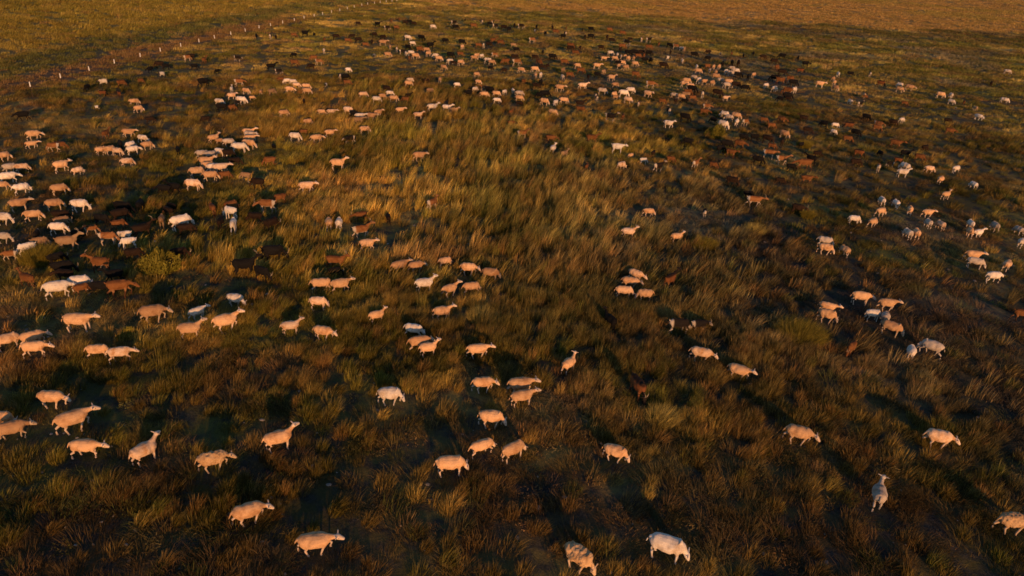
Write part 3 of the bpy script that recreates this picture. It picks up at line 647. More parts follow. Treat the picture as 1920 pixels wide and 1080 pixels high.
-26.55|73.40|29|1.11|gk|u|only black goat in the dark pair above the stacked sheep
-10.22|57.24|32|0.88|sc|s|only cream sheep in the bunch at upper centre
1.62|84.21|-53|1.25|gb|g|only brown goat in the brown string left of the sheep crush
-3.69|65.38|13|0.99|sc|g|only cream sheep in the knot at the top of upper centre
31.31|86.89|1|1.28|gd|g|only dark brown goat in the brown goats under the black ones
16.52|70.65|-3|1.06|gb|g|leftmost brown goat in the goats below the right crush
-38.13|60.08|-98|0.91|gk|g|only black goat in the goats under the nearer fence posts
-5.78|57.84|2|0.88|st|u|only tan sheep in the head-up walking line at upper centre
-11.48|61.26|5|0.93|sc|g|rightmost cream sheep in the group above the upper central bunch
22.77|78.87|-6|1.17|sc|g|grazing cream sheep in the lower right of the right sheep crush
3.81|64.72|-4|0.98|sc|g|rightmost cream sheep in the sheep knot at upper centre
12.93|61.32|97|0.93|gkw|u|only black-and-white goat in the dark goats behind the round bush
16.13|61.52|-20|0.93|gb|l|only brown goat in the goats above the round bush
16.95|87.61|-23|1.28|gd|g|grazing dark brown goat in the dark goats right of the crush
17.96|61.60|141|0.93|sw|g|white sheep second from left in the sheep cluster behind the round bush
9.48|47.93|65|0.74|gd|g|only dark brown goat in the goats before the round bush
-13.53|54.97|-10|0.84|gk|g|only black goat in the line beside two black goats
-37.36|71.48|-160|1.06|gd|g|only dark brown goat in the dark knot under the fence
22.08|81.95|-7|1.20|st|g|rightmost tan sheep in the middle of the right sheep crush
-12.70|64.44|-11|0.96|gd|g|grazing dark brown goat in the group above the upper central bunch
-0.40|66.53|10|0.99|sp|g|only blue-shaded sheep in the right of the knot at upper centre
-25.47|60.07|44|0.90|sc|s|level-headed cream sheep in the small group over the knot with black goat
-23.60|55.47|54|0.84|gb|g|only brown goat in the knot above the sheep queue
3.32|88.80|4|1.28|gk|g|rightmost black goat in the brown string left of the sheep crush
1.70|72.36|78|1.06|gk|g|only black goat in the black and brown trio below the quartet
-9.15|86.80|0|1.25|gk|g|only black goat in the left middle of the far sheep band
33.55|62.73|-39|0.93|gd|g|only dark brown goat in the goats beside the white-rumped upper right sheep
12.48|79.78|-23|1.16|gb|g|only brown goat in the lower side of the sheep crush
-5.20|65.36|195|0.96|gk|g|leftmost black goat in the knot at the top of upper centre
1.53|65.74|161|0.96|gk|g|leftmost black goat in the group with the long black goat
27.61|49.33|-23|0.74|gbk|g|only black-and-brown goat in the dark goats over the white right pair
-11.25|67.98|15|0.99|sc|g|only cream sheep in the pair with brown goat below the band
5.99|71.58|5|1.03|sc|u|leftmost cream sheep in the striding cream sheep group
6.35|80.75|3|1.16|gb|g|rightmost brown goat in the pairs below the brown string
8.55|46.19|16|0.70|gw|g|only white goat in the group around the white brown-headed goat
17.01|64.29|-1|0.93|gbw|l|only white-rumped brown goat in the goats above the round bush
17.29|75.83|-19|1.08|sc|g|leftmost cream sheep in the lower left of the right sheep crush
44.91|82.78|-36|1.17|st|l|low-headed tan sheep in the trio at upper right
-0.36|64.48|-13|0.93|sc|g|only cream sheep in the trio at upper centre
33.47|80.30|-23|1.12|sc|s|level-headed cream sheep in the column of sheep at upper right
22.20|77.08|-5|1.08|sp|g|only blue-shaded sheep in the lower right of the right sheep crush
25.06|61.76|154|0.88|gd|u|head-up dark brown goat in the group right of the goat crowd
23.70|75.52|-7|1.06|gk|g|only black goat in the lower right of the right sheep crush
27.67|93.07|83|1.28|gd|g|only dark brown goat in the goats right of the right crush top
21.13|58.29|-6|0.84|gb|g|rightmost brown goat in the upper edge of the goat crowd
-13.51|90.61|48|1.25|gb|g|only brown goat in the left part of the far sheep band
27.15|51.21|95|0.74|gk|g|only black goat in the dark goats left of the white right pair
-2.34|83.45|174|1.16|gb|g|only brown goat in the animals below the far sheep band
8.56|58.58|73|0.84|gb|g|only brown goat in the group between sheep knot and black goats
16.26|58.60|139|0.84|gk|g|only black goat in the sheep cluster behind the round bush
25.06|83.61|9|1.16|gk|g|rightmost black goat in the right wing of the right sheep crush
8.57|84.81|-1|1.17|sc|s|only cream sheep in the goats above the striding cream sheep
-16.21|55.12|10|0.79|sc|g|grazing cream sheep in the small group left of centre
18.30|58.75|65|0.84|sw|g|rightmost white sheep in the sheep cluster behind the round bush
19.06|58.84|32|0.84|gbw|g|only white-rumped brown goat in the sheep cluster behind the round bush
-24.99|76.31|7|1.06|gb|g|grazing brown goat in the dark pair above the stacked sheep
-36.95|68.80|-106|0.96|gk|l|low-headed black goat in the dark knot under the fence
42.11|84.00|-38|1.16|gbk|g|only black-and-brown goat in the trio at upper right
34.59|78.66|-66|1.08|st|g|rightmost tan sheep in the column of sheep at upper right
18.07|78.71|-5|1.08|sc|g|cream sheep second from left in the lower left of the right sheep crush
-17.78|69.58|23|0.96|gk|g|only black goat in the trio right of the stacked sheep
21.56|52.30|37|0.74|gk|g|grazing black goat in the right end of the goat crowd
-2.39|63.42|12|0.88|sw|g|leftmost white sheep in the right of the knot at upper centre
46.64|79.12|-27|1.08|sc|g|only cream sheep in the pair near the upper right edge
2.98|63.58|-117|0.88|sw|g|only white sheep in the sheep knot at upper centre
-20.37|64.98|7|0.90|sc|g|cream sheep second from left in the stacked sheep under the dark pair
-12.48|93.14|34|1.25|gk|u|only black goat in the left part of the far sheep band
26.88|93.22|83|1.25|gk|g|leftmost black goat in the goats right of the right crush top
-8.76|65.33|13|0.90|st|g|leftmost tan sheep in the scattered sheep below the band
-16.81|45.38|124|0.65|gk|g|only black goat in the upper half of the sheep queue
4.67|85.92|8|1.16|gb|g|leftmost brown goat in the pairs below the brown string
43.85|67.14|-65|0.92|sw|l|white goatlike sheep with blue back below a pinkish one at right
37.77|96.81|12|1.28|gk|l|low-headed black goat in the black goats of the upper right
1.21|70.94|-3|0.96|gd|g|only dark brown goat in the black and brown trio below the quartet
-25.01|62.23|-6|0.85|sc|g|grazing cream sheep in the small group over the knot with black goat
-10.37|60.80|176|0.84|gb|g|only brown goat in the bunch at upper centre
-2.56|65.98|-7|0.90|sc|g|only cream sheep in the right of the knot at upper centre
-20.75|45.94|49|0.65|st|g|only tan sheep in the middle of the sheep queue
16.75|97.94|2|1.28|gk|g|black goat second from left in the dark fringe of the sheep crush
9.58|77.80|-8|1.03|sc|u|rightmost cream sheep in the striding cream sheep group
13.06|65.44|-23|0.88|gb|g|only brown goat in the dark goats behind the round bush
-1.37|87.95|11|1.16|gd|g|only dark brown goat in the left start of the brown string
-22.87|67.14|-163|0.90|sw|g|leftmost white sheep in the stacked sheep under the dark pair
-0.82|54.39|17|0.74|gb|l|leftmost brown goat in the scatter under the upper central knot
17.75|75.22|-2|0.99|sc|g|rightmost cream sheep in the lower left of the right sheep crush
23.32|99.69|-3|1.28|gk|g|leftmost black goat in the black goats above the right crush
-7.56|82.99|46|1.08|sc|g|rightmost cream sheep in the left middle of the far sheep band
8.84|68.15|51|0.90|sc|g|only cream sheep in the sheep pile under the striding sheep
7.82|47.39|42|0.65|sc|g|rightmost cream sheep in the group around the white brown-headed goat
33.81|97.71|-5|1.25|gd|g|rightmost dark brown goat in the black goats of the upper right
29.11|75.98|44|0.99|sw|g|rightmost white sheep in the orange goat and white sheep group
14.83|98.25|-2|1.25|gk|g|rightmost black goat in the core of the sheep crush
-8.88|98.58|-8|1.25|gk|g|rightmost black goat in the black goats above the far sheep band
15.54|68.94|-18|0.90|sc|g|only cream sheep in the pair at the edge of the right crush
6.03|98.93|12|1.25|gd|g|leftmost dark brown goat in the brown goats left of the sheep crush
26.00|82.68|76|1.06|gk|g|only black goat in the right tip of the right crush
30.92|82.75|-7|1.06|gb|g|rightmost brown goat in the dark goats over the orange goat
-14.55|99.26|-18|1.25|gk|g|only black goat in the animals on the rim above the band
15.96|91.18|95|1.16|gk|g|rightmost black goat in the dark fringe of the sheep crush
-22.77|74.84|-161|0.96|gd|g|only dark brown goat in the goats over the stacked sheep
14.99|69.55|-18|0.90|sp|g|only blue-shaded sheep in the pair at the edge of the right crush
15.24|91.32|-2|1.16|gk|g|leftmost black goat in the dark fringe of the sheep crush
-35.97|58.60|28|0.77|gbk|g|leftmost black-and-brown goat in the goats under the nearer fence posts
-12.63|62.01|13|0.81|st|g|only tan sheep in the group above the upper central bunch
-34.57|58.65|131|0.77|gbk|g|rightmost black-and-brown goat in the goats under the nearer fence posts
-34.95|67.02|64|0.87|gwk|g|only dark-legged white goat in the dark knot under the fence
-34.36|75.30|85|0.96|gb|u|only brown goat in the goats right of the fence knot
21.21|60.60|-26|0.79|gb|g|leftmost brown goat in the upper edge of the goat crowd
39.57|64.66|-13|0.84|gd|g|only dark brown goat in the scatter in the upper right
-17.06|67.26|5|0.87|gb|g|only brown goat in the trio right of the stacked sheep
25.32|91.99|62|1.16|gk|g|leftmost black goat in the right wing of the right sheep crush
32.46|92.32|49|1.16|gb|g|only brown goat in the brown goats under the black ones
12.16|85.84|36|1.08|st|g|only tan sheep in the lower side of the sheep crush
-13.32|85.90|5|1.08|sc|g|only cream sheep in the left end of the far sheep band
20.83|78.31|42|0.99|st|g|tan sheep second from left in the middle of the right sheep crush
-36.67|76.35|45|0.96|gbw|g|only white-rumped brown goat in the goats right of the fence knot
6.22|101.34|-10|1.25|gb|g|leftmost brown goat in the brown goats left of the sheep crush
20.13|78.85|19|0.99|st|g|leftmost tan sheep in the middle of the right sheep crush
-12.20|63.30|-0|0.81|sw|g|rightmost white sheep in the group above the upper central bunch
37.10|104.40|153|1.28|gk|g|leftmost black goat in the black goats of the upper right
-18.96|94.61|21|1.17|st|s|only tan sheep in the brown goats under the fence end
-0.44|79.04|-19|0.99|sc|g|leftmost cream sheep in the quartet below the brown string
-4.72|101.85|36|1.25|gb|u|head-up brown goat in the brown goats above the far sheep band
-16.08|49.74|-163|0.65|gb|g|only brown goat in the row left of centre
4.91|77.30|-5|0.96|gb|g|only brown goat in the small group below the brown string
-36.69|77.31|-164|0.96|gd|g|only dark brown goat in the goats right of the fence knot
-18.54|58.19|106|0.74|gd|g|only dark brown goat in the small group left of centre
1.11|79.71|1|0.99|sc|g|cream sheep second from left in the quartet below the brown string
19.67|79.76|53|0.99|sw|g|only white sheep in the lower left of the right sheep crush
25.90|87.66|-11|1.08|sw|g|rightmost white sheep in the right wing of the right sheep crush
53.55|78.65|-43|0.98|sw|g|only white sheep in the loners at the upper right edge
-22.66|77.53|-5|0.96|gbw|g|only white-rumped brown goat in the goats over the stacked sheep
22.16|79.92|4|0.99|sp|g|only blue-shaded sheep in the middle of the right sheep crush
15.39|66.51|159|0.84|gk|g|only black goat in the pair at the edge of the right crush
17.58|103.49|-0|1.25|gb|g|rightmost brown goat in the dark fringe of the sheep crush
13.79|103.70|-2|1.25|gb|g|only brown goat in the brown goats over the sheep crush
6.58|95.49|-12|1.16|gb|g|rightmost brown goat in the brown goats left of the sheep crush
13.68|89.03|-10|1.08|sc|g|rightmost cream sheep in the lower side of the sheep crush
15.74|95.95|90|1.16|gb|g|brown goat second from left in the dark fringe of the sheep crush
-10.40|85.28|-13|1.03|sc|g|leftmost cream sheep in the left middle of the far sheep band
8.09|78.87|-10|0.96|gk|g|only black goat in the goats above the striding cream sheep
-21.43|65.48|14|0.81|sc|g|leftmost cream sheep in the stacked sheep under the dark pair
43.29|81.67|-42|0.99|st|g|grazing tan sheep in the trio at upper right
14.92|107.98|-42|1.28|gkw|g|grazing black-and-white goat in the black and brown goats under the rim
9.55|73.64|23|0.90|st|g|leftmost tan sheep in the sheep pile under the striding sheep
11.09|51.47|116|0.65|gk|u|only black goat in the goats before the round bush
-23.82|79.54|-160|0.96|gb|g|only brown goat in the goats over the stacked sheep
16.55|68.39|5|0.84|gb|g|rightmost brown goat in the goats below the right crush
35.12|64.29|28|0.79|sw|g|only white sheep in the goats beside the white-rumped upper right sheep
-36.53|71.19|30|0.87|gk|g|grazing black goat in the dark knot under the fence
27.35|60.26|-11|0.74|sw|g|rightmost white sheep in the group of five near a black goat
1.14|88.75|-11|1.06|gd|g|leftmost dark brown goat in the brown string left of the sheep crush
13.86|97.49|-7|1.16|gk|g|leftmost black goat in the core of the sheep crush
36.12|82.78|58|0.99|sc|g|grazing cream sheep in the column of sheep at upper right
4.33|80.42|58|0.96|gt|g|only tan goat in the small group below the brown string
-25.23|71.75|5|0.87|gkw|g|only black-and-white goat in the dark pair above the stacked sheep
-5.11|98.04|2|1.16|gd|g|only dark brown goat in the brown goats above the far sheep band
-11.13|98.37|5|1.16|gk|g|leftmost black goat in the black goats above the far sheep band
-3.96|83.38|3|0.99|st|g|only tan sheep in the animals below the far sheep band
-8.85|83.40|24|0.99|sw|g|only white sheep in the left middle of the far sheep band
-34.08|72.17|22|0.87|gk|g|only black goat in the goats right of the fence knot
8.99|80.97|58|0.96|gt|g|only tan goat in the goats above the striding cream sheep
-22.26|67.01|16|0.81|sw|g|rightmost white sheep in the stacked sheep under the dark pair
-1.84|67.05|58|0.81|sw|g|white sheep second from left in the right of the knot at upper centre
-5.13|75.42|32|0.90|st|g|only tan sheep in the pair of sheep below the band
-30.63|99.18|9|1.16|gk|u|head-up black goat in the goats just below the fence line
-31.57|77.30|-2|0.91|gkw|l|only black-and-white goat in the goats over the far sheep stack
6.19|84.22|20|0.99|sc|g|only cream sheep in the pairs below the brown string
-4.72|67.67|48|0.81|sw|g|only white sheep in the knot at the top of upper centre
27.01|76.07|35|0.90|sw|g|leftmost white sheep in the orange goat and white sheep group
34.95|90.77|-9|1.06|gbk|g|only black-and-brown goat in the brown goats under the black ones
-0.06|73.03|63|0.87|gb|g|only brown goat in the black and brown trio below the quartet
-4.46|84.44|-8|0.99|sw|g|rightmost white sheep in the middle of the far sheep band
44.66|84.54|119|0.99|sw|g|only white sheep in the trio at upper right
26.25|57.80|-53|0.70|sw|g|leftmost white sheep in the group of five near a black goat
-3.68|100.56|19|1.16|gb|g|rightmost brown goat in the brown goats above the far sheep band
27.42|85.19|44|0.99|sc|g|only cream sheep in the right tip of the right crush
26.00|71.03|138|0.84|gk|g|only black goat in the goats above the goat crowd
-0.32|62.51|-5|0.74|gd|g|only dark brown goat in the trio at upper centre
-16.59|85.48|5|0.99|st|g|leftmost tan sheep in the animals left of the far sheep band
-15.21|91.96|-32|1.06|gk|g|only black goat in the left end of the far sheep band
9.98|113.26|-7|1.28|gk|g|rightmost black goat in the black goats on the rim
20.90|85.78|-5|0.99|sc|g|leftmost cream sheep in the top of the right sheep crush
24.84|85.80|-18|0.99|sp|g|leftmost blue-shaded sheep in the right wing of the right sheep crush
46.09|75.85|-47|0.88|sw|g|only white sheep in the loose trio in the upper right
23.00|85.90|91|0.99|st|g|only tan sheep in the top of the right sheep crush
-6.24|86.21|5|0.99|st|g|only tan sheep in the middle of the far sheep band
-6.64|69.30|19|0.81|sw|g|only white sheep in the pair of sheep below the band
26.62|77.80|38|0.90|sw|g|only white sheep in the dark goats over the orange goat
33.52|71.95|97|0.84|sw|g|only white sheep in the loose upper right group
11.55|86.65|-22|0.99|sc|g|leftmost cream sheep in the lower side of the sheep crush
-9.06|78.75|-25|0.90|st|g|only tan sheep in the left middle of the far sheep band
-20.34|94.14|95|1.06|gd|g|dark brown goat third from left in the brown goats under the fence end
-10.36|62.50|34|0.73|gd|u|head-up dark brown goat in the group above the upper central bunch
-11.51|115.94|14|1.28|gk|g|leftmost black goat in the goats round the white one on the rim
47.86|79.23|73|0.90|sw|g|only white sheep in the pair near the upper right edge
-23.62|62.10|101|0.72|st|g|only tan sheep in the pair left of the stacked sheep
-26.60|62.91|97|0.73|gw|u|only white goat in the small group over the knot with black goat
19.95|69.06|13|0.79|sc|s|level-headed cream sheep in the lower right of the right sheep crush
4.57|116.71|8|1.28|gb|g|leftmost brown goat in the head-up brown goats on the rim
-22.36|95.31|25|1.06|gd|g|dark brown goat second from left in the brown goats under the fence end
-4.66|71.25|-26|0.81|sc|g|only cream sheep in the pair of sheep below the band
6.98|67.43|86|0.77|gkw|g|grazing black-and-white goat in the goats right of the upper central knot
-8.62|71.63|90|0.81|st|g|rightmost tan sheep in the scattered sheep below the band
-35.35|63.87|-5|0.73|gb|g|only brown goat in the dark knot under the fence
25.90|89.41|-1|0.99|sp|g|rightmost blue-shaded sheep in the right wing of the right sheep crush
12.17|89.71|12|0.99|sc|g|cream sheep second from left in the lower side of the sheep crush
7.00|77.72|93|0.87|gd|g|only dark brown goat in the goats above the striding cream sheep
-8.81|118.57|14|1.28|gb|g|only brown goat in the goats round the white one on the rim
24.54|96.88|160|1.06|gk|g|rightmost black goat in the black goats above the right crush
-25.89|97.41|24|1.06|gd|g|only dark brown goat in the goats just below the fence line
14.51|66.41|50|0.74|gd|g|only dark brown goat in the pair at the edge of the right crush
26.90|71.30|-30|0.79|gd|g|only dark brown goat in the goats above the goat crowd
-8.13|88.43|3|0.96|gb|g|only brown goat in the left middle of the far sheep band
26.59|48.37|172|0.56|gkw|g|only black-and-white goat in the white pair and its neighbours
-24.00|57.80|-175|0.65|gkw|g|only black-and-white goat in the knot above the sheep queue
8.89|67.07|-11|0.74|st|g|rightmost tan sheep in the sheep pile under the striding sheep
-3.82|117.98|12|1.25|gd|g|only dark brown goat in the dark goats on the far rim middle
15.88|98.88|8|1.06|gd|g|only dark brown goat in the dark fringe of the sheep crush
-18.62|74.12|12|0.81|sw|g|only white sheep in the trio right of the stacked sheep
-18.78|65.93|95|0.73|gwk|g|only dark-legged white goat in the goats right of the stacked sheep
10.13|92.36|-3|0.99|sc|s|level-headed cream sheep in the upper left of the sheep crush
-31.02|70.47|-126|0.77|gk|g|only black goat in the goats over the far sheep stack
11.53|92.57|-7|0.99|sc|g|grazing cream sheep in the upper left of the sheep crush
-19.94|99.65|40|1.06|gd|g|rightmost dark brown goat in the brown goats under the fence end
-18.63|70.59|117|0.77|gkw|g|only black-and-white goat in the goats right of the stacked sheep
58.89|90.10|61|0.96|gd|g|only dark brown goat in the loners at the upper right edge
23.04|90.28|8|0.96|gb|g|only brown goat in the top of the right sheep crush
14.01|93.09|91|0.99|st|g|only tan sheep in the core of the sheep crush
68.52|102.27|-33|1.08|sp|g|only blue-shaded sheep in the loners at the upper right edge
41.28|90.63|-12|0.96|gk|g|only black goat in the small goats at upper right
-26.48|80.89|-169|0.87|gk|g|only black goat in the goats over the stacked sheep
13.12|100.42|70|1.06|gd|g|rightmost dark brown goat in the brown goats over the sheep crush
12.96|110.48|1|1.16|gd|g|dark brown goat second from left in the brown goats over the sheep crush
10.52|101.45|-9|1.06|gd|g|leftmost dark brown goat in the brown goats over the sheep crush
1.98|81.80|-3|0.87|gd|g|only dark brown goat in the quartet below the brown string
-20.64|91.68|12|0.96|gb|g|rightmost brown goat in the brown goats under the fence end
10.88|124.86|8|1.28|gk|g|leftmost black goat in the black goats on the rim
-8.45|94.71|70|0.99|sc|g|only cream sheep in the black goats above the far sheep band
4.11|76.33|107|0.81|sp|g|only blue-shaded sheep in the small group below the brown string
-23.76|67.96|-161|0.73|gb|l|low-headed brown goat in the dark pair above the stacked sheep
-12.39|122.03|26|1.25|gkw|g|only black-and-white goat in the goats round the white one on the rim
-23.22|112.19|4|1.16|gk|u|only black goat in the dark goats nearest the fence end
5.61|112.36|171|1.16|gk|l|only black goat in the head-up brown goats on the rim
1.17|76.78|108|0.81|sc|g|rightmost cream sheep in the quartet below the brown string
1.75|76.87|78|0.81|sw|g|only white sheep in the quartet below the brown string
37.58|86.71|46|0.90|st|g|leftmost tan sheep in the column of sheep at upper right
-1.04|68.07|103|0.72|sw|g|rightmost white sheep in the right of the knot at upper centre"""
MASS = """-33.7|53.8|161|0.56|gwk|g|
-23.6|59.9|40|0.56|sc|g|
7.0|66.6|105|0.65|gbw|g|
10.7|64.2|69|0.65|gbw|g|
-1.0|59.3|50|0.56|gb|u|
34.0|70.7|24|0.74|gkw|u|
36.5|75.3|-19|0.56|gb|g|
39.3|72.4|-38|0.70|gb|g|
47.4|75.8|69|0.65|gb|g|
44.1|71.5|62|0.47|gwk|g|
46.7|72.5|92|0.70|sc|g|
-35.4|93.7|111|0.87|gk|g|
-33.8|94.4|99|0.87|gkw|g|
-33.0|94.1|98|0.77|gd|g|
-31.7|97.6|22|0.87|gb|g|
-29.4|99.3|122|0.77|gk|g|
-26.9|95.3|94|0.77|gb|g|
-24.3|85.5|108|0.81|sw|g|
-23.5|94.2|11|0.96|gb|g|
-24.1|99.2|-164|0.87|gd|g|
-21.6|101.9|42|0.96|gd|g|
-26.3|112.4|15|0.87|gd|g|
-21.2|109.3|12|0.96|gkw|g|
-22.3|118.6|123|0.87|gb|g|
-21.4|120.9|106|0.87|gb|g|
-19.9|110.0|42|1.06|gb|g|
-19.9|117.9|-0|0.96|gd|g|
-19.3|118.4|18|1.06|gk|g|
-18.4|117.2|4|0.96|gd|g|
-14.9|114.4|14|0.99|sw|g|
-15.9|123.4|107|0.73|gd|g|
-11.0|127.6|90|0.73|gk|g|
-8.0|126.2|117|0.96|gkw|g|
-6.4|122.9|14|1.06|gk|g|
-6.1|126.4|74|0.87|gkw|g|
-5.3|119.8|29|1.06|gkw|g|
-2.9|115.8|54|1.16|gk|g|
-16.5|99.7|-6|0.99|sw|g|
-15.2|95.6|12|0.81|sw|g|
-6.5|97.3|9|0.96|gb|g|
-5.8|97.6|87|0.96|gkw|g|
-17.4|91.3|106|0.90|st|g|
-16.3|90.1|94|0.87|gbw|g|
-17.9|83.8|99|0.87|gwk|g|
-15.3|88.3|26|0.87|gkw|g|
-14.8|87.8|108|0.72|sw|g|
-12.7|91.1|16|0.90|st|g|
-12.1|88.5|51|0.90|sc|g|
-14.2|88.0|173|0.90|sw|g|
-13.7|83.7|94|0.87|gb|g|
-11.1|87.5|-174|0.81|sw|g|
-8.4|82.6|7|0.77|gd|g|
-6.0|87.7|41|0.90|sc|g|
-5.4|87.7|56|0.81|sw|g|
-3.9|89.3|8|0.87|gbw|g|
-3.9|79.7|26|0.77|gk|g|
-2.3|78.6|175|0.77|gd|g|
-11.5|70.5|17|0.72|sw|g|
-9.9|70.5|27|0.73|gd|g|
-3.9|68.2|-160|0.73|gbw|u|
-2.2|123.4|102|0.96|gd|g|
-1.1|122.1|-3|1.16|gkw|g|
1.5|121.7|79|1.06|gk|g|
1.3|117.2|110|0.87|gwk|g|
2.9|114.9|109|0.96|gk|g|
4.2|122.4|95|1.06|gd|u|
6.7|126.0|89|0.77|gb|g|
6.1|116.0|106|0.96|gkw|g|
9.4|124.5|87|0.73|gd|g|
14.2|125.9|19|1.16|gb|g|
16.0|122.3|-4|1.16|gb|g|
0.8|106.1|9|1.06|gbw|g|
9.1|113.5|79|0.96|gd|g|
12.7|114.9|75|1.16|gd|g|
16.4|115.1|10|0.96|gd|g|
18.3|115.5|73|0.96|gbw|g|
19.3|114.7|21|1.06|gkw|u|
20.2|110.4|75|0.96|gb|g|
21.6|109.2|-41|1.06|gk|g|
22.4|108.3|-38|1.06|gbw|g|
23.1|107.3|-1|0.81|sw|g|
7.5|100.4|73|0.87|gd|g|
-1.8|99.5|9|0.87|gt|g|
-1.3|94.9|8|0.96|gk|g|
2.2|94.0|79|0.87|gk|g|
11.4|96.6|-10|0.90|sw|g|
12.1|94.9|84|0.90|sw|g|
12.5|94.0|87|0.81|sp|g|
13.0|93.9|60|0.90|sc|g|
13.3|92.8|54|0.90|sc|g|
14.9|95.1|3|0.96|gb|g|
11.6|89.2|172|0.87|gk|g|
18.8|95.2|48|0.96|gwk|g|
20.1|100.1|84|0.87|gd|u|
20.6|94.1|92|0.81|sw|g|
2.6|82.6|61|0.87|gd|g|
23.3|106.3|69|0.96|gt|g|
26.3|104.2|158|0.96|gd|g|
27.7|102.6|79|0.87|gwk|g|
29.9|104.8|70|0.77|gb|g|
31.1|102.9|76|0.87|gk|g|
33.5|106.3|72|0.96|gk|g|
33.8|102.6|1|1.06|gd|g|
39.0|103.2|73|0.96|gk|g|
21.6|89.9|89|0.81|sw|g|
22.7|87.6|67|0.72|sp|g|
23.8|90.2|62|0.90|sc|g|
24.5|90.3|58|0.90|sc|g|
19.5|81.5|-24|0.81|sp|g|
24.5|86.8|50|0.90|sw|g|
39.3|89.6|81|0.90|sw|g|
44.5|92.2|73|0.87|gkw|g|
36.6|75.7|71|0.72|sc|g|"""
rows = [l.split('|') for l in ANIMALS.strip().splitlines()]
mrows = [l.split('|') for l in MASS.strip().splitlines()]
AP = np.array([[float(r[0]), float(r[1]), float(r[2]), float(r[3])] for r in rows+mrows])

def polar(rate, r0, r1, n, a0=-62, a1=60):
    """points with the given density falloff"""
    r = np.sqrt(rng.random(n)*(r1*r1-r0*r0)+r0*r0); a = np.radians(90 - (a0+(a1-a0)*rng.random(n)))
    x, y = r*np.cos(a), r*np.sin(a)
    keep = rng.random(n) < rate(r)
    return x[keep], y[keep]

def near_animal(x, y):
    d = np.full(len(x), 9.0)
    for i in range(0, len(x), 20000):
        s = slice(i, i+20000)
        rr_ = np.hypot(x[s], y[s])[:, None]; k_ = (rr_+.30)/rr_
        dx = x[s, None]*k_-AP[None, :, 0]; dy = y[s, None]*k_-AP[None, :, 1]
        # distance to the body, a little stretched towards the camera so grass does not bury the legs
        ang = np.radians(AP[:, 2]); l = dx*np.cos(ang)+dy*np.sin(ang); q = -dx*np.sin(ang)+dy*np.cos(ang)
        l = np.maximum(np.abs(l)-.35, 0)
        dd = np.hypot(l, q)/AP[None, :, 3]
        d[s] = dd.min(1)
    return d

def make_field():
    # near and middle ground
    for (nm, lab, r0, r1, n, rate, coll, mode) in (
        ('grass', 'tall straw and olive grass leaning in the wind', 7, 26, 13500, lambda r: .80+.20*sst(15, 24, r), TALL, 'tall'),
        ('grass', 'tall wind-combed straw and olive grass of the middle field', 26, 75, 60000, lambda r: np.clip(1.15-r/110, .5, 1), MIDC, 'tall'),
        ('ground_cover', 'short brownish scrub and stubble between the tall grass', 7, 75, 72000, lambda r: np.clip(1.1-r/90, .35, 1), LOW, 'low'),
        ('grass', 'far grass of the open field', 68, 470, 330000, lambda r: np.clip(95/r, 0, 1)**1.5, FARC, 'far')):
        x, y = polar(rate, r0, r1, n)
        tf = tall_field(x, y)
        if mode == 'tall':
            k = rng.random(len(x)) < (sst(.02, .55, tf)*.86+.14)*(.20+.80*sst(.44, .60, fbm(x, y, 1.6, 77, 2)))
            x, y, tf = x[k], y[k], tf[k]
        elif mode == 'low':
            k = rng.random(len(x)) < 1-.75*sst(.35, .8, tf)
            k &= rng.random(len(x)) < .18+.54*sst(.42, .60, fbm(x, y, 1.9, 71))
            x, y, tf = x[k], y[k], tf[k]
        d = near_animal(x, y)
        k = d > (.10 if mode != 'far' else .18); x, y, tf, d = x[k], y[k], tf[k], d[k]
        n = len(x); r = np.hypot(x, y)
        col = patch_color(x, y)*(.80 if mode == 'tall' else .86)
        if mode == 'low': col = col*np.array([.74, .68, .8])
        rnd = rng.random(n)
        rustm = rng.random(n) < (.14 if mode != 'far' else .06)
        col = np.where(rustm[:, None], col*.5+np.array([.22, .125, .055])*.5, col)
        grn = rng.random(n) < .10
        col = np.where(grn[:, None], col*.5+np.array([.09, .12, .02])*.5, col)
        col = col*((.85+.4*rnd[:, None]) if mode == 'far' else (.60+.95*rnd[:, None]))
        col = col*(np.array([1.22, 1.02, .80]) if mode == 'tall' else np.array([1.08, 1.0, .95]) if mode == 'far' else 1)
        h = {'tall': .62+.62*tf, 'low': .8+.5*rng.random(n), 'far': .55+.5*tf}[mode]*(.75+.5*rng.random(n))
        h = h*((.66-.22*sst(26, 40, r)+(.34+.22*sst(26, 40, r))*sst(.2, 1.0, d)) if mode != 'far' else (.22+.78*sst(.25, 1.5, d)))
        w = {'tall': .85+.4*rng.random(n), 'low': .8+.9*rng.random(n), 'far': (.8+.8*rng.random(n))*np.clip(r/95, .85, 3.2)}[mode]
        pts = np.c_[x, y, terr_n(x, y)-.01]
        rot = np.c_[(rng.random(n)-.5)*.25, (rng.random(n)-.5)*.25, (rng.random(n)-.5)*(1.1 if mode != 'low' else 6.2)]
        scatter(nm, lab, pts, rot, np.c_[w, w, h], col, rng.integers(0, len(coll.objects), n).astype(np.int32), coll)
        print(nm, mode, n)
make_field()

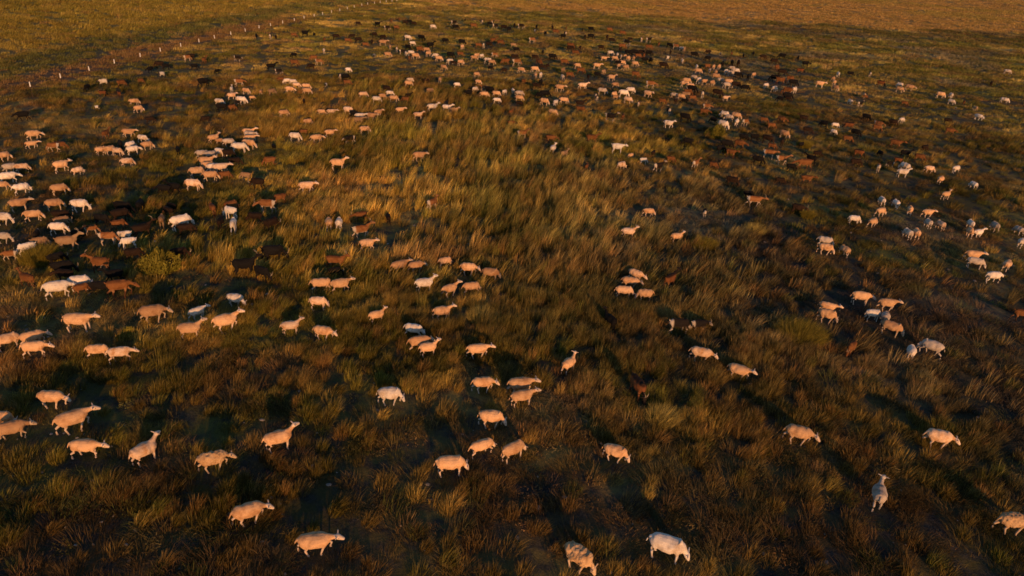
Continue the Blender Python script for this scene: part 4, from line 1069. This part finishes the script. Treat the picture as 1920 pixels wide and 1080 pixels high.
# pebbles and pale stones
def stones():
    col = []
    mt, t, p = mat('stone', .9)
    oi = N(t, 'ShaderNodeObjectInfo'); c = mixc(t, oi.outputs['Random'], (.10, .085, .07), (.34, .30, .26)); t.links.new(c, p.inputs['Base Color'])
    import bmesh
    for k in range(3):
        bm = bmesh.new(); bmesh.ops.create_icosphere(bm, subdivisions=2, radius=1)
        for v in bm.verts:
            v.co *= 1+.35*mn.noise(v.co*1.3+Vector((k*7, 0, 0))); v.co.z *= .55
        me = bpy.data.meshes.new('pebble'); bm.to_mesh(me); bm.free(); me.materials.append(mt); col.append(me)
    coll = hidden_collection('pebble', col)
    x, y = polar(lambda r: np.clip(1.3-r/60, .1, 1), 8, 70, 9000)
    k = rng.random(len(x)) < .12+.88*sst(.5, .66, fbm(x, y, 3, 91)); x, y = x[k], y[k]; n = len(x)
    s = .018+.05*rng.random(n)**3.5
    o = scatter('gravel', 'scattered pale pebbles on the dark soil', np.c_[x, y, terr_n(x, y)+.005], rng.random((n, 3))*np.array([.4, .4, 6.28]), np.c_[s*1.4, s, s], np.ones((n, 3)), rng.integers(0, 3, n).astype(np.int32), coll)
    o['category'] = 'pebbles'
stones()

# ---------------------------------------------------------------- animals
def loft(stations, seg=14):
    """stations: (x,y,z, half width, half height, forward dir) -> closed tube"""
    vs, fs = [], []
    for k, (p, rw, rh) in enumerate(stations):
        a = Vector(stations[max(k-1, 0)][0]); b = Vector(stations[min(k+1, len(stations)-1)][0])
        d = (b-a).normalized() if (b-a).length > 1e-6 else Vector((1, 0, 0))
        side = Vector((0, 0, 1)).cross(d) if abs(d.z) < .93 else Vector((0, 1, 0)) - d*d.y
        side = side.normalized(); up = d.cross(side).normalized()
        for s in range(seg):
            t = 2*math.pi*s/seg
            vs.append(Vector(p)+side*rw*math.cos(t)+up*rh*math.sin(t))
    n = len(stations)
    for k in range(n-1):
        for s in range(seg):
            a, b = k*seg+s, k*seg+(s+1) % seg
            fs.append((a, b, b+seg, a+seg))
    fs.append(tuple(reversed(range(seg)))); fs.append(tuple(range((n-1)*seg, n*seg)))
    return vs, fs

POSE = {'g': (-50, -68, .27), 'l': (-16, -42, .26), 's': (12, -22, .27), 'u': (40, -14, .29)}
def build_animal(name, goat, pose, phase, turn, shaggy=False, seed=0):
    tubes = []   # (zone, stations)
    rs = random.Random(seed)
    gw = .86 if goat else 1.0; lift = .05 if goat else 0.0; tr = .93 if goat else 1.0
    T = [(-.455, .555, .025, .04), (-.43, .55, .080, .10), (-.36, .555, .130, .155), (-.24, .54, .165, .190), (-.08, .52, .195, .212), (.08, .51, .195, .216),
         (.21, .525, .170, .192), (.32, .55, .130, .160), (.40, .565, .08, .10), (.43, .57, .03, .04)]
    tubes.append(('body', [((x*.98, 0, z+lift), w*gw, h*tr) for x, z, w, h in T]))
    na, ha, nl = POSE[pose]
    if goat: nl += .02
    a = rad(na); ty = rad(turn)
    b0 = Vector((.27, 0, .59+lift))
    drop = 0 if pose in 'us' else -.02
    def dirv(pit, yw): return Vector((math.cos(pit)*math.cos(yw), math.cos(pit)*math.sin(yw), math.sin(pit)))
    e = b0 + dirv(a, ty*.4)*(nl*.5) + Vector((.03, 0, drop)); f = e + dirv(a-.10, ty*.8)*(nl*.58)
    kk = .85 if goat else 1
    tubes.append(('neck', [(b0-dirv(a, 0)*.10, .095*kk, .12*kk), (b0+dirv(a, ty*.2)*.06, .088*kk, .115*kk), (e, .062*kk, .080*kk), (f, .048*kk, .056*kk), (f+dirv(rad(ha), ty)*.03, .05, .055)]))
    hd = dirv(rad(ha), ty); h0 = f - hd*.04 + Vector((0, 0, .012))
    tubes.append(('head', [(h0-hd*.02, .03, .035), (h0+hd*.02, .062, .072), (h0+hd*.08, .068, .078), (h0+hd*.14, .056, .062), (h0+hd*.20, .042, .047), (h0+hd*.235, .035, .040), (h0+hd*.252, .020, .024)]))
    side = Vector((0, 0, 1)).cross(hd).normalized(); up = hd.cross(side).normalized()
    for s in (-1, 1):
        q = h0+hd*.03+side*s*.045+up*.045
        ev = (side*s*.95+up*(-.25 if goat else .12)-hd*.25).normalized()
        L = .13 if goat else .115
        tubes.append(('ear', [(q, .02, .016), (q+ev*L*.45, .024, .016), (q+ev*L*.8, .019, .013), (q+ev*L, .008, .008)]))
    # tail
    if goat:
        tubes.append(('tail', [((-.42, 0, .66), .03, .03), ((-.47, 0, .71), .024, .022), ((-.49, 0, .78), .014, .012)]))
    else:
        out = .05+.05*rs.random()
        tubes.append(('tail', [((-.41, 0, .64), .035, .03), ((-.46, 0, .60), .03, .024), ((-.47-out*.5, 0, .50), .024, .02), ((-.47-out, 0, .40), .014, .012)]))
    # legs
    lift_l = lift
    for s in (-1, 1):
        for hind in (0, 1):
            ph = phase*(1 if (s > 0) != bool(hind) else -1)
            sw = .13*ph
            raise_ = .07 if (abs(phase) > .4 and ph > 0 and not hind) else 0.0
            y = s*.088*gw
            if hind:
                pts = [((-.30, y*.8, .52+lift_l), .075, .12), ((-.27+sw*.2, y, .40+lift_l), .055, .085), ((-.275+sw*.5, y, .32), .036, .048), ((-.36+sw*.8, y, .235), .029, .034), ((-.345+sw, y, .12+raise_), .025, .026), ((-.335+sw*1.05, y, .05+raise_), .026, .028), ((-.315+sw*1.1, y, .004+raise_), .028, .034)]
            else:
                fx = .26
                pts = [((fx, y*.85, .50+lift_l), .065, .10), ((fx-.01+sw*.2, y, .38+lift_l), .046, .06), ((fx+.01+sw*.5, y, .30+raise_*.4), .030, .036), ((fx+.015+sw*.8+raise_*.5, y, .19+raise_), .028, .030), ((fx+.01+sw-raise_*.3, y, .09+raise_), .025, .026), ((fx+.015+sw*1.02-raise_*.6, y, .05+raise_), .026, .028), ((fx+.03+sw*1.05-raise_*.6, y, .004+raise_), .028, .033)]
            tubes.append(('leg', pts))
    if goat and False: pass
    vs, fs = [], []
    for z, st in tubes:
        v, f2 = loft(st); o = len(vs); vs += v; fs += [tuple(i+o for i in q) for q in f2]
    me = bpy.data.meshes.new(name); me.from_pydata([tuple(v) for v in vs], [], fs)
    ob = bpy.data.objects.new('tmp_body', me); C.objects.link(ob)
    rm = ob.modifiers.new('r', 'REMESH'); rm.mode = 'VOXEL'; rm.voxel_size = .015; rm.use_smooth_shade = True
    sm = ob.modifiers.new('s', 'SMOOTH'); sm.factor = .5; sm.iterations = 2
    dg = bpy.context.evaluated_depsgraph_get(); dg.update()
    res = bpy.data.meshes.new_from_object(ob.evaluated_get(dg)); res.name = name
    bpy.data.objects.remove(ob); bpy.data.meshes.remove(me)
    n = len(res.vertices); co = np.empty(n*3); res.vertices.foreach_get('co', co); co = co.reshape(-1, 3)
    # which part of the animal each vertex belongs to
    best = np.full(n, 9.0); zone = np.zeros(n, int)
    ids = {'body': 0, 'neck': 1, 'head': 2, 'ear': 2, 'tail': 3, 'leg': 4}
    for z, st in tubes:
        for (p1, w1, h1), (p2, w2, h2) in zip(st[:-1], st[1:]):
            A, B = np.array(p1), np.array(p2); ab = B-A; tt = np.clip(((co-A)@ab)/max(ab@ab, 1e-9), 0, 1)
            dd = np.linalg.norm(co-(A+tt[:, None]*ab), axis=1)/(.5*((w1+h1)*(1-tt)+(w2+h2)*tt)+.01)
            k = dd < best; best[k] = dd[k]; zone[k] = ids[z]
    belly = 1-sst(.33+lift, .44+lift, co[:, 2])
    head = (zone == 2)*1.0; neck = (zone == 1)*1.0
    leg = (1-sst(.26, .36, co[:, 2]))*(zone == 4)
    rump = np.clip(1-sst(-.36, -.26, co[:, 0]), 0, 1)*(zone != 2)
    back = sst(.60+lift, .68+lift, co[:, 2])*(zone == 0)
    hoof = (1-sst(.015, .035, co[:, 2]))
    eye = np.zeros(n)
    for s in (-1, 1):
        ep = np.array(h0+hd*.095+side*s*.055+up*.022); eye = np.maximum(eye, 1-sst(.010, .022, np.linalg.norm(co-ep, axis=1)))
    mz = np.array(h0+hd*.262); muzzle = 1-sst(.02, .045, np.linalg.norm(co-mz, axis=1))
    a1 = res.color_attributes.new('zone_a', 'FLOAT_COLOR', 'POINT'); a1.data.foreach_set('color', np.stack([head, leg, rump, back], -1).ravel())
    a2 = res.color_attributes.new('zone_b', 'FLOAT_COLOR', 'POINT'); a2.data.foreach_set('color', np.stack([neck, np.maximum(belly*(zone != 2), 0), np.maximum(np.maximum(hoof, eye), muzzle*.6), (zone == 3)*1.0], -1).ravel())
    amp = .024 if not shaggy else .035
    nr = np.empty(n*3); res.vertices.foreach_get('normal', nr); nr = nr.reshape(-1, 3)
    body = ((zone == 0) | (zone == 1))*1.0
    dsp = np.array([mn.noise(Vector(c)*(5.5 if not shaggy else 9)+Vector((seed*3.1, 0, 0))) for c in co])*amp*body
    if shaggy: dsp += np.array([mn.fractal(Vector(c)*13, 1.0, 2.2, 4) for c in co])*.022*body
    co = co + nr*dsp[:, None]
    # bones: hip and shoulder hollows, so the flank is not one smooth sausage
    for (cx, cz, r, d) in ((-.17, .60+lift, .10, -.016), (.13, .50+lift, .09, -.012), (-.30, .60+lift, .09, .010), (.27, .55+lift, .09, .010)):
        wgt = np.exp(-((co[:, 0]-cx)**2+(co[:, 2]-cz)**2)/r**2)*body
        co[:, 1] += np.sign(co[:, 1])*d*wgt
    res.vertices.foreach_set('co', co.ravel()); res.update()
    # horn roots for goats
    res['_h'] = 1
    return res, (h0, hd, side, up)

def horn_mesh(info):
    h0, hd, side, up = info
    vs, fs = [], []
    for s in (-1, 1):
        q = h0+hd*.02+side*s*.024+up*.06
        st = [(q, .014, .016), (q+up*.06-hd*.03, .012, .014), (q+up*.11-hd*.09+side*s*.02, .009, .011), (q+up*.12-hd*.16+side*s*.05, .005, .006)]
        v, f = loft(st, 8); o = len(vs); vs += v; fs += [tuple(i+o for i in g) for g in f]
    me = bpy.data.meshes.new('horns'); me.from_pydata([tuple(v) for v in vs], [], fs)
    me.polygons.foreach_set('use_smooth', [True]*len(me.polygons))
    return me

mh, t, p = mat('horn', .6); p.inputs['Base Color'].default_value = (.30, .24, .17, 1)

COATS = {
 # base, head, legs, rump, back, neck, belly
 'sc': ((.61, .365, .195), (.66, .49, .36), (.60, .46, .35), None, None, None, (.64, .47, .33)),
 'sw': ((.70, .60, .50), (.70, .61, .52), (.64, .56, .48), None, None, None, None),
 'st': ((.43, .25, .13), (.52, .38, .26), (.48, .37, .26), None, (.40, .22, .11), None, (.50, .36, .24)),
 'sg': ((.50, .32, .17), (.52, .36, .22), (.52, .38, .26), None, None, None, None),
 'sp': ((.46, .38, .31), (.50, .43, .37), (.48, .41, .35), None, None, None, None),  # shaded sheep: their shade painted in as darker, greyer wool
 'gb': ((.17, .070, .024), (.16, .066, .023), (.07, .030, .014), None, (.09, .036, .014), None, (.24, .12, .055)),
 'gd': ((.024, .013, .008), (.045, .023, .012), (.018, .010, .007), None, (.010, .007, .006), None, (.045, .025, .015)),
 'gk': ((.008, .007, .007), (.012, .009, .008), (.008, .007, .007), None, None, None, (.012, .009, .008)),
 'gkw': ((.015, .011, .009), (.297, .238, .187), (.383, .323, .255), (.510, .425, .340), None, None, (.085, .060, .043)),
 'gbw': ((.247, .109, .041), (.270, .135, .060), (.420, .330, .247), (.480, .405, .323), (.180, .068, .022), None, (.450, .360, .270)),
 'gw': ((.612, .561, .493), (.612, .544, .468), (.595, .544, .476), None, None, None, None),
 'gwb': ((.612, .561, .493), (.187, .068, .025), (.578, .527, .459), None, None, None, None),
 'gt': ((.300, .188, .105), (.330, .225, .135), (.255, .165, .098), None, (.240, .135, .068), None, (.360, .255, .165)),
 'gbk': ((.156, .058, .021), (.019, .013, .010), (.033, .016, .010), None, (.019, .010, .007), (.013, .009, .007), (.182, .078, .033)),
 'gwk': ((.561, .510, .442), (.034, .025, .021), (.051, .043, .034), (.043, .034, .025), None, (.085, .068, .051), None),}
def coat(code):
    base, head, legs, rump, back, neck, belly = COATS[code]
    mt, t, p = mat('coat_'+{'s': 'wool', 'g': 'hair'}[code[0]], .85)
    a = N(t, 'ShaderNodeAttribute', attribute_name='zone_a'); b = N(t, 'ShaderNodeAttribute', attribute_name='zone_b')
    sa = N(t, 'ShaderNodeSeparateColor'); sb = N(t, 'ShaderNodeSeparateColor'); t.links.new(a.outputs['Color'], sa.inputs[0]); t.links.new(b.outputs['Color'], sb.inputs[0])
    tc = N(t, 'ShaderNodeTexCoord'); oi = N(t, 'ShaderNodeObjectInfo')
    off = N(t, 'ShaderNodeVectorMath', operation='MULTIPLY_ADD'); cb = N(t, 'ShaderNodeCombineXYZ')
    mu = N(t, 'ShaderNodeMath', operation='MULTIPLY'); t.links.new(oi.outputs['Random'], mu.inputs[0]); mu.inputs[1].default_value = 31
    t.links.new(mu.outputs[0], cb.inputs[0]); t.links.new(tc.outputs['Object'], off.inputs[0]); off.inputs[1].default_value = (1, 1, 1); t.links.new(cb.outputs[0], off.inputs[2])
    n1 = noise_n(t, 3.2, 4, off.outputs[0]); n2 = noise_n(t, 26, 3, off.outputs[0])
    c = (base[0], base[1], base[2])
    dirt = (base[0]*.66, base[1]*.58, base[2]*.50)
    if code == 'sc':     # some of the flock are whiter than others
        m7 = N(t, 'ShaderNodeMath', operation='MULTIPLY'); t.links.new(oi.outputs['Random'], m7.inputs[0]); m7.inputs[1].default_value = 17.3
        fr = N(t, 'ShaderNodeMath', operation='FRACT'); t.links.new(m7.outputs[0], fr.inputs[0])
        c = mixc(t, ramp(t, fr.outputs[0], .65, 1.0), c, (.68, .50, .36))
    c = mixc(t, ramp(t, n1, .44, .70), c, dirt)
    c = mixc(t, ramp(t, n2, .50, .78), c, tuple(v*.80 for v in base))
    nz = ramp(t, n1, .3, .7)
    def zone(c, fac, col, k=1.0):
        if col is None: return c
        m1 = N(t, 'ShaderNodeMath', operation='MULTIPLY'); t.links.new(fac, m1.inputs[0]); m1.inputs[1].default_value = k
        return mixc(t, m1.outputs[0], c, col)
    c = zone(c, a.outputs['Alpha'], back)
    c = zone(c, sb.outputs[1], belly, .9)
    if code[0] == 's': c = zone(c, sb.outputs[1], (base[0]*.62, base[1]*.56, base[2]*.5), .55)  # underside darkened: belly dirt and painted shading together
    c = zone(c, sb.outputs[0], neck)
    c = zone(c, sa.outputs[2], rump)
    c = zone(c, sa.outputs[1], legs)
    c = zone(c, sa.outputs[0], head)
    c = zone(c, sb.outputs[2], (.03, .025, .02), .85)
    # each animal a little lighter or darker than the next
    hs = N(t, 'ShaderNodeHueSaturation'); mr = N(t, 'ShaderNodeMapRange'); t.links.new(oi.outputs['Random'], mr.inputs[0]); mr.inputs[3].default_value = .76; mr.inputs[4].default_value = 1.08
    t.links.new(mr.outputs[0], hs.inputs['Value']); t.links.new(c, hs.inputs['Color']); t.links.new(hs.outputs[0], p.inputs['Base Color'])
    bp = N(t, 'ShaderNodeBump'); bp.inputs['Strength'].default_value = .5; bp.inputs['Distance'].default_value = .015
    t.links.new(n2, bp.inputs['Height']); t.links.new(bp.outputs[0], p.inputs['Normal'])
    return mt
CM = {k: coat(k) for k in COATS}

MESH = {}
for gname, isg in (('sheep', False), ('goat', True)):
    for pose in 'glsu':
        for ph in ((0.15, .55, 1.0) if pose != 'u' else (.3, .9)):
            turn = {.15: 0, .55: 14, 1.0: -10, .3: 18, .9: -14}[ph]
            MESH[(gname, pose, ph)] = build_animal(f'{gname}_body', isg, pose, ph if ph != .55 else -.6, turn, seed=len(MESH)+1)
MESH[('shaggy', 'g', 1.0)] = build_animal('shaggy_sheep_body', False, 'g', 1.0, 8, True, 77)
MESH[('shaggy', 'l', 1.0)] = build_animal('shaggy_sheep_body', False, 'l', 1.0, -5, True, 78)
HORN = {k: horn_mesh(v[1]) for k, v in MESH.items() if k[0] == 'goat'}
for hme in HORN.values(): hme.materials.append(mh)
for k, (me, info) in MESH.items():
    me.materials.append(None)

def pick(code, pose, i):
    if code == 'sg': return ('shaggy', 'g' if pose == 'g' else 'l', 1.0)
    g = 'sheep' if code[0] == 's' else 'goat'
    phs = (.3, .9) if pose == 'u' else ((.15, .55, 1.0))
    r = random.Random(i*7+3).random()
    if pose in 'ls': ph = phs[1 if r < .35 else 2 if r < .85 else 0]
    else: ph = phs[int(r*len(phs))]
    return (g, pose, ph)

for i, r in enumerate(rows):
    x, y, yaw, s, code, pose, lab = float(r[0]), float(r[1]), float(r[2]), float(r[3]), r[4], r[5], r[6]
    key = pick(code, pose, i)
    name = 'sheep' if code[0] == 's' else 'goat'
    o = bpy.data.objects.new(name, MESH[key][0]); C.objects.link(o)
    o.location = (x, y, terr(x, y)-.025); rr = random.Random(i)
    o.rotation_euler = (0, 0, rad(yaw)); o.scale = (s*rr.uniform(.84, .96), s*rr.uniform(1.0, 1.22), s*rr.uniform(.86, .97)) if name == 'sheep' else (s*rr.uniform(.86, .98), s*rr.uniform(.9, 1.04), s*rr.uniform(.92, 1.02))
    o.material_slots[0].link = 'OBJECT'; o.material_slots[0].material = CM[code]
    o['label'] = lab; o['category'] = name
    o['group'] = 'sheep grazing across the field' if name == 'sheep' else 'goats mixed in among the sheep'
    if name == 'goat' and s/math.hypot(x, y) > .021 and (rr.random() < .6 or 'horn' in lab):
        h = bpy.data.objects.new('horns', HORN[key]); C.objects.link(h); h.parent = o

# the smallest animals of the far flock, past the three hundred of each kind
def mass(name, cat, lab, rs):
    cos, fcs, mats, mi = [], [], [], []; za, zb = [], []; off = 0
    for i, r in enumerate(rs):
        x, y, yaw, s = float(r[0]), float(r[1]), rad(float(r[2])), float(r[3])
        me = MESH[pick(r[4], r[5], i)][0]
        n = len(me.vertices); co = np.empty(n*3); me.vertices.foreach_get('co', co); co = co.reshape(-1, 3)*s
        co = np.c_[co[:, 0]*math.cos(yaw)-co[:, 1]*math.sin(yaw)+x, co[:, 0]*math.sin(yaw)+co[:, 1]*math.cos(yaw)+y, co[:, 2]+terr(x, y)]
        nl = len(me.loops); li = np.empty(nl, np.int32); me.loops.foreach_get('vertex_index', li)
        ls = np.empty(len(me.polygons), np.int32); me.polygons.foreach_get('loop_start', ls)
        for nm, lst in (('zone_a', za), ('zone_b', zb)):
            c = np.empty(n*4); me.color_attributes[nm].data.foreach_get('color', c); lst.append(c)
        if CM[r[4]] not in mats: mats.append(CM[r[4]])
        mi.append(np.full(len(ls), mats.index(CM[r[4]]))); cos.append(co); fcs.append(li.reshape(-1, 4)+off if nl == 4*len(ls) else None); off += n
    co = np.concatenate(cos); q = np.concatenate(fcs); me = bpy.data.meshes.new(name)
    me.vertices.add(len(co)); me.vertices.foreach_set('co', co.ravel())
    me.loops.add(q.size); me.loops.foreach_set('vertex_index', q.ravel())
    me.polygons.add(len(q)); me.polygons.foreach_set('loop_start', np.arange(0, q.size, 4)); me.polygons.foreach_set('loop_total', np.full(len(q), 4))
    me.update(); me.polygons.foreach_set('material_index', np.concatenate(mi)); me.polygons.foreach_set('use_smooth', np.ones(len(q), bool))
    for nm, lst in (('zone_a', za), ('zone_b', zb)):
        a = me.color_attributes.new(nm, 'FLOAT_COLOR', 'POINT'); a.data.foreach_set('color', np.concatenate(lst))
    for mt in mats: me.materials.append(mt)
    o = bpy.data.objects.new(name, me); C.objects.link(o); o['kind'] = 'stuff'; o['label'] = lab; o['category'] = cat
mass('far_goats', 'goats', 'smallest brown and black goats of the far herd near the rim', [r for r in mrows if r[4][0] == 'g'])
mass('far_sheep', 'sheep', 'smallest pale sheep of the far flock', [r for r in mrows if r[4][0] == 's'])

# ---------------------------------------------------------------- fence posts
POSTS = [(-40.63,56.50),(-40.57,60.45),(-40.30,64.43),(-39.95,67.97),(-39.59,72.12),(-39.68,76.66),(-39.16,80.34),(-38.41,83.39),(-37.97,86.99),(-37.58,90.96),(-36.81,93.83),(-36.21,97.04),(-35.70,100.40),(-35.30,104.18),(-34.46,106.95),(-33.95,110.02),(-33.41,113.52),(-32.86,116.54),(-32.07,118.96),(-31.51,121.96),(-31.27,126.30),(-30.92,130.13),(-30.46,133.63),(-29.90,136.45),(-29.42,139.89),(-28.77,142.23),(-27.86,143.47),(-26.96,144.82),(-26.29,146.37)]
mw, t, p = mat('white_plastic', .5, (.74, .72, .68))
mr_, t, p = mat('rusty_rod', .8, (.07, .045, .03))
def cyl(name, mt, r, z0, z1, taper=1.0, seg=10):
    v, f = loft([((0, 0, z0), r, r), ((0, 0, z0+(z1-z0)*.12), r*1.02, r*1.02), ((0, 0, z0+(z1-z0)*.88), r*taper, r*taper), ((0, 0, z1), r*taper*.85, r*taper*.85)], seg)
    me = bpy.data.meshes.new(name); me.from_pydata([tuple(q) for q in v], [], f); me.materials.append(mt); return me
me_rod = cyl('rod', mr_, .016, -.15, .95); me_cap = cyl('cap', mw, .040, .93, 1.32, .9)
ords = 'first second third fourth fifth sixth seventh eighth ninth tenth eleventh twelfth thirteenth fourteenth fifteenth sixteenth seventeenth eighteenth nineteenth twentieth twenty-first twenty-second twenty-third twenty-fourth twenty-fifth twenty-sixth twenty-seventh twenty-eighth twenty-ninth'.split()
for i, (x, y) in enumerate(POSTS):
    e = bpy.data.objects.new('fence_post', None); C.objects.link(e); e.location = (x, y, terr(x, y)-.02); e.rotation_euler = (rad(rng.normal(0, 2)), rad(rng.normal(0, 2)), i)
    e['label'] = ('thin white-capped fence post, closest one to the camera' if i == 0 else
                  'last tiny white-capped fence post where the row meets the top of the picture' if i == len(POSTS)-1 else
                  f'thin white-capped fence post, {ords[i]} in the row counted away from the camera')
    e['category'] = 'fence post'; e['group'] = 'white-capped posts of the wire fence'
    for nm, me in (('rod', me_rod), ('cap', me_cap)):
        o = bpy.data.objects.new(nm, me); C.objects.link(o); o.parent = e

# ---------------------------------------------------------------- single tussocks and shrubs that stand out
SHRUBS = [(-15.43,26.16,1.0,0.9,'g',"yellow-green bushy shrub beside the chestnut long-necked goat"),
(15.47,55.02,1.2,0.8,'g',"round olive bush with dark goats packed along its base"),
(11.45,23.39,1.3,0.85,'o',"broad olive tussock between the dark goat pair and the right-hand grazing group"),
(-20.88,26.86,1.2,0.8,'o',"low green shrub with goats' faces poking from it at the left edge"),
(12.69,34.01,0.75,0.65,'s',"leaning golden grass tussock right under the tan cream-bellied goat"),
(9.59,32.11,0.9,0.6,'o',"fan-shaped green and gold tussock right of the dark-rumped sheep"),
(16.74,37.33,0.55,0.6,'o',"upright golden tussock beside the stepping dark brown goat"),
(15.65,50.32,0.7,0.4,'g',"low green bush in the middle of the goat crowd"),
(21.98,52.81,0.8,0.7,'o',"golden bush at the right end of the goat crowd"),
(-14.04,20.95,0.4,0.3,'g',"small bright green weed clump above the left walking pair"),
(1.46,32.10,1.0,0.7,'s',"tall straw tussock in open grass left of three scattered sheep"),
(-1.11,23.78,0.9,0.6,'s',"straw tussock below the central row's pinkish ewe"),
(5.07,17.88,0.7,0.6,'s',"feathery golden tussock right below the reddish brown and black goat")]
def tint_mat(name, col, tip):
    mt = bpy.data.materials.new(name); mt.use_nodes = True; t = mt.node_tree; t.nodes.remove(t.nodes['Principled BSDF'])
    b = N(t, 'ShaderNodeAttribute', attribute_name='blade'); sp = N(t, 'ShaderNodeSeparateColor'); t.links.new(b.outputs['Color'], sp.inputs[0])
    ml = N(t, 'ShaderNodeMapRange'); t.links.new(sp.outputs[0], ml.inputs[0]); ml.inputs[3].default_value = .5; ml.inputs[4].default_value = 1.5
    rg = N(t, 'ShaderNodeRGB'); rg.outputs[0].default_value = (*col, 1)
    sc = N(t, 'ShaderNodeVectorMath', operation='SCALE'); t.links.new(rg.outputs[0], sc.inputs[0]); t.links.new(ml.outputs[0], sc.inputs['Scale'])
    tf = N(t, 'ShaderNodeMath', operation='MULTIPLY'); t.links.new(sp.outputs[1], tf.inputs[0]); tf.inputs[1].default_value = .5
    c = mixc(t, tf.outputs[0], sc.outputs[0], tip)
    d = N(t, 'ShaderNodeBsdfDiffuse'); t.links.new(c, d.inputs[0]); t.links.new(d.outputs[0], t.nodes['Material Output'].inputs[0])
    return mt
TM = {'g': tint_mat('green_shrub', (.115, .105, .016), (.27, .205, .045)), 'o': tint_mat('olive_tussock', (.17, .135, .022), (.42, .30, .08)), 's': tint_mat('straw_tussock', (.36, .27, .07), (.5, .4, .15))}
for (x, y, w, h, c, lab) in SHRUBS:
    nb = int(2600*w*w)+300
    if c == 'g':      # a leafy bush: twigs with many small leaves, uneven outline
        me = scrub('shrub', int(3400*w*w)+400, w*.72, h*.95, .075, TM[c])
        for v in me.vertices:
            q = mn.noise(Vector((v.co.x*2.3+x, v.co.y*2.3, .5))); q2 = mn.noise(Vector((v.co.x*6+x, v.co.y*6, v.co.z*3)))
            v.co.z *= 1+.9*q+.4*q2; v.co.x *= 1+.5*q; v.co.x += .35*max(v.co.z, 0)
    else:
        me = clump('tussock', nb, w*.66, h*.35, h*1.1, .009, .5, TM[c], flare=.7, wind=.22)
    o = bpy.data.objects.new('shrub' if c == 'g' else 'tussock', me); C.objects.link(o); o.location = (x, y, terr(x, y)-.02)
    o['label'] = lab; o['category'] = 'shrub' if c == 'g' else 'grass tussock'; o['group'] = 'bigger tussocks and shrubs in the field'
